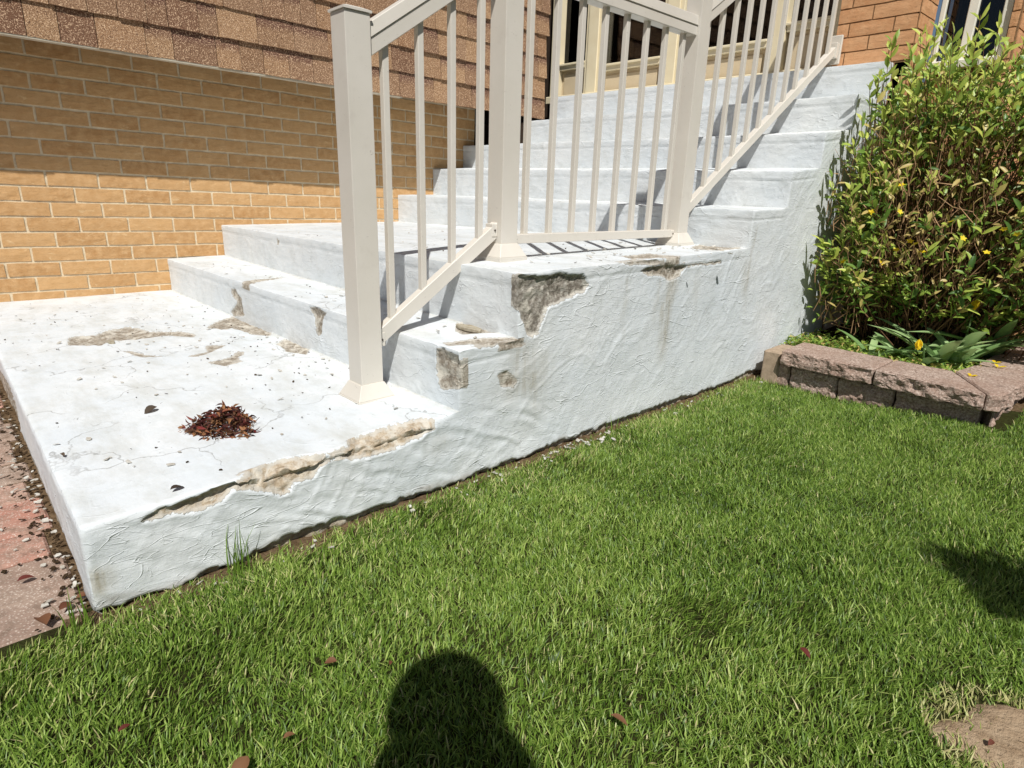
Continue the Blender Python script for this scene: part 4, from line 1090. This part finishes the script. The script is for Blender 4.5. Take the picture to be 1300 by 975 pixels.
# ------------------------------------------------------------------ shrub
shrub = empty('shrub', (3.08, 3.35, -0.1), label='tall leafy green shrub with yellowing twiggy middle beside the white steps', cat='shrub')
r = np.random.RandomState(21)
stems = MB(); stem_list = []
def crown_ok(p):
    x, y, z = p
    if x < 2.70 + 0.07 * (z > 0.85) or y > 3.90 or (y > 3.62 and x < 2.78): return False
    front = 2.97 + 0.9 * max(0, (0.38 - z)) * (x > 2.95) + 0.13 * min(1, max(0, (z - 0.45) / 0.4)) + 0.04 * math.sin(7 * x + 5 * z)
    topz = 1.30 + 0.05 * math.sin(9 * x) + 0.035 * math.sin(23 * x + 1) - 0.10 * max(0, x - 3.2)
    return y > front and z < topz and x < 3.85
tips = []
while len(tips) < 520:
    x, y, z = r.uniform(2.70, 3.80), r.uniform(2.98, 3.85), r.uniform(0.12, 1.30)
    if not crown_ok((x, y, z)): continue
    w_ = 1.0 if (y < 3.22 or z > 1.0 or x < 2.82) else 0.35
    if r.rand() < w_: tips.append((x, y, z))
LC, LD, LN, LL, LW, LT = [], [], [], [], [], []
def add_leaf(p, d, n, l, w, t):
    LC.append(p); LD.append(d); LN.append(n); LL.append(l); LW.append(w); LT.append(t)
cen = np.array([3.15, 3.42, 0.45])
for k, tp in enumerate(tips):
    tp = np.array(tp); bs = np.array([3.12 + r.normal(0, .16), 3.42 + r.normal(0, .10), -0.1])
    bs = bs * 0.75 + np.array([tp[0], max(tp[1], 3.15), -0.1]) * 0.25
    mid = bs * 0.45 + tp * 0.55 + np.array([r.normal(0, .05), r.normal(0, .05), 0.0]); mid[2] = tp[2] * 0.55 + r.normal(0, .03)
    ts = np.linspace(0, 1, 8)[:, None]
    C_ = (1 - ts) ** 2 * bs + 2 * ts * (1 - ts) * mid + ts ** 2 * tp
    ax = tp - mid; ax /= np.linalg.norm(ax); ax = ax * 0.5 + np.array([0, -0.15, 0.75])
    C_ = np.concatenate([C_, [tp + ax * 0.05]])
    stems.tube([Vector(q) for q in C_], list(np.linspace(.0042, .0011, 9)), 4)
    # leaves in pairs up the outer half
    u = 0.50
    ph = r.uniform(0, 6.28)
    while u < 1.12:
        uu = min(u, 1.0); p = (1 - uu) ** 2 * bs + 2 * uu * (1 - uu) * mid + uu ** 2 * tp
        if u > 1: p = tp + ax * (u - 1) * 0.45
        tg = 2 * (1 - uu) * (mid - bs) + 2 * uu * (tp - mid); tg /= np.linalg.norm(tg)
        for s in (0, PI):
            if r.rand() < 0.12 + 0.35 * (u < .7) + 0.6 * (abs(p[2] - .56) < .30 and p[0] > 2.90 and u < 1.0): continue
            a = ph + s; sd_ = np.array([math.cos(a), math.sin(a), 0]); sd_ = sd_ - tg * sd_.dot(tg)
            d = tg * (0.55 + 0.6 * (u > .95)) + sd_ * 0.9 + np.array([0.12, -0.18, 0.05]) + r.normal(0, .15, 3)
            young = u > 0.9
            tint = np.clip((0.38 if not young else 0.62) + r.normal(0, .13), 0, .78)
            if r.rand() < 0.05: tint = 0.9
            add_leaf(p, d, np.array([.45 + r.normal(0, .3), -0.45 + r.normal(0, .3), .8]), r.uniform(.042, .076), r.uniform(.015, .025), tint)
        ph += 1.57 + r.normal(0, .2); u += r.uniform(.045, .07)
# inner leaves and dead twiglets
tw = MB()
for k in range(2600):
    x, y, z = r.uniform(2.70, 3.80), r.uniform(2.98, 3.8), r.uniform(-0.02, 1.15)
    if not crown_ok((x, y, z)) or z > 0.95: continue
    p0 = Vector((x, y, z)); dv = Vector((r.normal(0, .35), r.normal(0, .35), abs(r.normal(.8, .4)))).normalized() * r.uniform(.05, .16)
    p1 = p0 + dv * .5 + Vector(tuple(r.normal(0, .01, 3)))
    tw.tube([p0, p1, p0 + dv], [.0022, .0018, .0010], 3)
for k in range(3600):
    x, y, z = r.uniform(2.70, 3.80), r.uniform(2.98, 3.7), r.uniform(-0.02, 1.15)
    if not crown_ok((x, y, z)): continue
    brown = r.rand() < 0.15 + 0.55 * (z < .85) * (z > .25) * (x > 2.8)
    add_leaf(np.array([x, y, z]), np.array([r.normal(0, .5), r.normal(0, .5) - .2, r.normal(.25, .6)]), np.array([.4 + r.normal(0, .5), -.4 + r.normal(0, .5), .9]), r.uniform(.030, .062), r.uniform(.010, .018), 0.93 if brown else np.clip(.32 + r.normal(0, .14), 0, .75))
LC, LD, LN = np.array(LC), np.array(LD), np.array(LN); LL, LW, LT = np.array(LL), np.array(LW), np.array(LT)
ok = (LC[:, 0] + np.minimum(0, LD[:, 0] / np.linalg.norm(LD, axis=1) * LL)) > W + 0.012
LC, LD, LN, LL, LW, LT = LC[ok], LD[ok], LN[ok], LL[ok], LW[ok], LT[ok]
# the 300 leaves nearest the open side become parts of their own
dist = np.linalg.norm(LC - np.array(CAMP), axis=1) - 3.0 * LL
green = LT < .8
order = np.argsort(np.where(green, dist, 99))[:290]
sel = np.zeros(len(LC), bool); sel[order] = True
V, F, t = leaves_np(LC[~sel], LD[~sel], LN[~sel], LL[~sel], LW[~sel], LT[~sel], 3)
o = link('foliage', np_mesh('foliage', V, F, M['shrubleaf'], {'tint': t}), shrub); o['kind'] = 'stuff'
unit = []
for v_ in range(4):
    V, F, t = leaves_np(np.zeros((1, 3)), np.array([[1., 0, 0]]), np.array([[0, 0, 1.]]), np.array([1.0]), np.array([0.27 + .02 * v_]), np.array([.5]), 4, 0.2 + .05 * v_, 0.1 + .08 * v_)
    unit.append(np_mesh('leaf', V, F, M['leaf1']))
for q in order:
    d = Vector(LD[q]).normalized(); nr = Vector(LN[q]); sdv = d.cross(nr).normalized(); up = sdv.cross(d)
    mt = Matrix((d, -sdv, up)).transposed()
    o = link('leaf', random.choice(unit), shrub, tuple(LC[q])); o.rotation_euler = mt.to_euler(); o.scale = (LL[q],) * 3
o = link('twigs', tw.mesh('twigs', M['twig']), shrub); o['kind'] = 'stuff'
o = link('stems', stems.mesh('stems', M['bark'], smooth=True), shrub); o['kind'] = 'stuff'
# yellow blossoms left in the shrub
def blossom_mesh(s):
    V, F, t = leaves_np(np.zeros((5, 3)), np.array([[math.cos(a), math.sin(a), .35] for a in np.arange(5) * 1.256]), np.tile([0, 0, 1.], (5, 1)), np.full(5, s), np.full(5, s * .6), np.full(5, .5), 3, .1, .1)
    return np_mesh('blossom', V, F, M['yellow'])
bme = blossom_mesh(.016)
cam_np = np.array(CAMP)
for k in range(16):
    while True:
        p = np.array([r.uniform(2.8, 3.5), r.uniform(2.98, 3.05), r.uniform(.10, .75)])
        if crown_ok(p): break
    o = link('blossom', bme, shrub, tuple(p)); o.rotation_euler = (r.uniform(-1, 1), r.uniform(-1, 1), r.uniform(0, 6))

# ------------------------------------------------------------------ tulips and ground cover in the bed
def tulip(x, y, n, sc, lab, seed, flower=None, wilt=False):
    r = np.random.RandomState(seed); z = -0.095
    t_ = empty('tulip', (x, y, z)); tag(t_, lab, 'tulip', 'faded tulips in the flower bed')
    for k in range(n):
        a = r.uniform(0, 6.28) if k else -1.2; l = sc * r.uniform(.18, .30); w = sc * r.uniform(.036, .055)
        V, F, tt = leaves_np(np.array([[x, y, z]]), np.array([[math.cos(a) * .7, math.sin(a) * .7, r.uniform(.8, 1.7)]]), np.array([[-math.cos(a) * .8, -math.sin(a) * .8, .8]]), np.array([l]), np.array([w]), np.array([.5]), 7, .28, r.uniform(.35, .9))
        V[:, 2] = np.maximum(V[:, 2], z + 0.005); V[:, 1] = np.maximum(V[:, 1], 2.87) if y < 3.2 else V[:, 1]
        link('leaf', np_mesh('leaf', V, F, M['tulip']), t_)
    if flower:
        fx, fy, fz = flower
        MB().tube([(x, y, z), ((x + fx) / 2, (y + fy) / 2, (z + fz) / 2 + .04), (fx, fy, fz)], [.004, .0035, .003], 6).build('stem', M['tulip'], t_, smooth=True)
        pm = np.array([[math.cos(a) * .35, math.sin(a) * .35, -1.0 if wilt else 1.0] for a in np.arange(5) * 1.256])
        for k in range(5):
            V, F, tt = leaves_np(np.array([[fx, fy, fz]]), pm[k:k + 1], np.array([[-pm[k, 0], -pm[k, 1], .3]]), np.array([.048 * sc]), np.array([.030 * sc]), np.array([.5]), 4, .25, -.1)
            link('petal', np_mesh('petal', V, F, M['yellow']), t_)
tulip(3.26, 2.99, 5, 1.0, 'tulip with a drooping yellow flower just behind the corner of the edging', 1, (3.235, 2.925, 0.055), True)
tulip(3.36, 3.10, 6, 1.15, 'flowerless tulip leaves leaning over the right hand cap stone', 2)
tulip(3.12, 3.06, 5, 0.8, 'low tulip leaves left of the drooping yellow flower', 3)
tulip(3.33, 3.26, 6, 1.2, 'upright tulip leaves with a small yellow flower, behind the cap stone joint', 4, (3.345, 3.20, 0.16), False)
tulip(3.22, 3.16, 6, 1.1, 'dense tulip leaves behind the drooping yellow flower', 5)
tulip(3.05, 2.96, 5, 0.75, 'small tulip leaves behind the joint of the two front cap stones', 7)
tulip(3.30, 3.06, 7, 1.0, 'thick clump of tulip leaves at the inner corner of the edging', 8)
tulip(3.42, 3.36, 6, 1.2, 'tulip leaves at the right edge of the bed', 6)
r = np.random.RandomState(5); n = 5200
P = np.stack([r.uniform(2.69, 3.45, n), 2.86 + np.abs(r.normal(0, .22, n)), np.full(n, -.095)], 1)
P = P[(P[:, 1] < 3.6) & (vn(P, 9, 44) > -.35)]; n = len(P); P[:, 2] += r.rand(n) * .05
D_ = np.stack([r.normal(0, 1, n), r.normal(0, 1, n), r.uniform(.1, 1.0, n)], 1); N_ = np.stack([r.normal(0, .3, n), r.normal(0, .3, n), np.ones(n)], 1)
V, F, t = leaves_np(P, D_, N_, r.uniform(.012, .034, n), r.uniform(.006, .014, n), np.where(r.rand(n) < .15, .95, np.clip(.45 + r.normal(0, .15, n), 0, .78)), 3)
o = link('ground_cover', np_mesh('ground_cover', V, F, M['shrubleaf'], {'tint': t})); o['kind'] = 'stuff'
for k, (x, y, lab) in enumerate([(3.46, 2.80, 'fallen yellow petal nearest the mitred joint of the cap stones'), (3.50, 3.06, 'fallen yellow petals in the middle of the right cap stone'), (3.475, 3.14, 'smaller fallen yellow petal at the inner edge of the right cap stone')]):
    V, F, t = leaves_np(np.zeros((3, 3)), np.array([[1, .2, .1], [-.6, .8, .15], [-.2, -1, .1]]) * 1.0, np.tile([0, 0, 1.], (3, 1)), np.array([.03, .026, .02]) * (.8 if k != 1 else 1), np.array([.016, .014, .01]), np.full(3, .5), 3, .3, -.2)
    V[:, 2] -= V[:, 2].min() - .001
    tag(link('petal_cluster', np_mesh('petal_cluster', V, F, M['yellow']), None, (x, y, ZC + .001)), lab, 'petal', 'fallen petals on the cap stones')

# ------------------------------------------------------------------ the photographer, behind the camera; only the shadow is in the picture
ph = empty('person', (4.215, -0.315, GZ), label='photographer in a grey shirt and jeans holding a phone low, standing on the lawn', cat='person')
fd = Vector((-0.73, 0.68, 0)).normalized(); sdv = Vector((fd.y, -fd.x, 0))   # facing direction and the person's right
base = Vector((4.211, -0.322, 0))
def L3(f, s, z): return base + fd * f + sdv * s + Vector((0, 0, z * 0.968 + GZ))
def skin_body(name, joints, edges, mat, par, sub=2):
    me = bpy.data.meshes.new(name); me.from_pydata([tuple(j[0]) for j in joints], edges, [])
    o = link(name, me, par); me.materials.append(mat)
    md = o.modifiers.new('skin', 'SKIN'); md.use_smooth_shade = True
    sv = me.skin_vertices[0].data
    for k, j in enumerate(joints):
        sv[k].radius = j[1] if hasattr(j[1], '__len__') else (j[1], j[1]); sv[k].use_root = (k == 0)
    o.modifiers.new('sub', 'SUBSURF').levels = sub; o.modifiers['sub'].render_levels = sub
    return o
J = [(L3(0, 0, .93), (.13, .10)), (L3(.01, 0, 1.10), (.125, .095)), (L3(.0, 0, 1.28), (.15, .105)), (L3(-.01, 0, 1.42), (.09, .075)), (L3(.03, 0, 1.50), (.055, .055)), (L3(.07, 0, 1.545), (.072, .085)), (L3(.08, 0, 1.60), (.070, .080))]
E_ = [(0, 1), (1, 2), (2, 3), (3, 4), (4, 5), (5, 6)]
for s in (-1, 1):
    b = len(J)
    J += [(L3(.0, s * .12, 1.33), .05), (L3(.02, s * .165, 1.08), .042), (L3(.20, s * .10, 1.0), .034), (L3(.27, s * .055, .90), .026), (L3(.30, s * .045, .86), (.034, .018))]
    E_ += [(3, b), (b, b + 1), (b + 1, b + 2), (b + 2, b + 3), (b + 3, b + 4)]
    for f_ in range(4):
        q = len(J); zz = .885 - .018 * f_
        J += [(L3(.325, s * .035, zz), .009), (L3(.335, s * .012, zz), .0085)]
        E_ += [(b + 4, q), (q, q + 1)]
    q = len(J); J += [(L3(.30, s * .025, .90), .010), (L3(.318, s * .012, .918), .009)]; E_ += [(b + 3, q), (q, q + 1)]
    h = len(J)
    J += [(L3(0, s * .09, .86), .085), (L3(.02, s * .10, .48), .055), (L3(-.01, s * .11, .09), .038), (L3(.10, s * .12, .035), (.04, .03)), (L3(.17, s * .125, .028), (.035, .022))]
    E_ += [(0, h), (h, h + 1), (h + 1, h + 2), (h + 2, h + 3), (h + 3, h + 4)]
skin_body('body', J, E_, M['shirt'], ph)
hm = MB(); hc_ = L3(.055, 0, 1.655)
bmh = bmesh.new(); bmesh.ops.create_icosphere(bmh, subdivisions=3, radius=1.0, matrix=Matrix.Translation(L3(.045, 0, 1.56)) @ Matrix.Diagonal((.100, .100, .125, 1)))
bmesh.ops.create_icosphere(bmh, subdivisions=3, radius=1.0, matrix=Matrix.Translation(L3(-.01, 0.014, 1.385)) @ Matrix.Diagonal((.136, .136, .17, 1)))
hme = bpy.data.meshes.new('hair'); bmh.to_mesh(hme); bmh.free(); hme.materials.append(M['hair']); link('hair', hme, ph)
phone = empty('mobile_phone', L3(.345, 0, .84), label='dark mobile phone held in both hands by the photographer', cat='phone')
c = L3(.29, 0, .88)
pm_ = MB().box(-.004, -.038, -.075, .004, .038, .075).mesh('phone_body', M['phone'], 0.003)
pmo = bpy.data.objects.new('phone_body', pm_); COL.objects.link(pmo); pmo.parent = phone
pmo.location = c - phone.location; pmo.rotation_euler = (0, 0, math.atan2(fd.y, fd.x))

# ------------------------------------------------------------------ small tree right of the picture; it throws the blurred shadow on the right of the lawn
tree = empty('small_tree', (6.3, -0.25, GZ), label='small leafy tree on the lawn to the right, casting the soft shadow', cat='tree')
tr = MB()
tr.tube([(6.3, -.25, GZ - .05), (6.28, -.22, .6), (6.3, -.2, 1.3), (6.25, -.22, 2.0), (6.3, -.25, 2.7)], [.06, .05, .042, .032, .02], 10)
tr.build('trunk', M['bark'], tree, smooth=True)
tr = MB(); tips = [(5.38, .38, 2.30), (6.6, -.75, 2.9), (6.8, -.6, 2.8), (6.7, .1, 3.0), (6.2, -.9, 2.6), (6.4, -.2, 3.3)]
for q in tips: tr.tube([(6.28, -.22, 1.6), tuple(np.array([6.28, -.22, 1.6]) * .5 + np.array(q) * .5 + [0, 0, .12]), q], [.028, .018, .008], 6)
tr.build('branches', M['bark'], tree, smooth=True)
r = np.random.RandomState(9); C_ = []
for q, rad, n in [((5.36, .42, 2.30), (.20, .12, .10), 700)] + [(t_, (.35, .35, .28), 700) for t_ in tips[1:]]:
    v = r.normal(0, .5, (n, 3)); v = v[np.linalg.norm(v, axis=1) < 1.1]; C_.append(np.array(q) + v * np.array(rad))
C_ = np.concatenate(C_); n = len(C_)
V, F, t = leaves_np(C_, r.normal(0, 1, (n, 3)), r.normal(0, .5, (n, 3)) + [0, 0, 1], r.uniform(.04, .07, n), r.uniform(.02, .035, n), np.clip(.35 + r.normal(0, .15, n), 0, .75), 3)
o = link('crown', np_mesh('crown', V, F, M['shrubleaf'], {'tint': t}), tree)
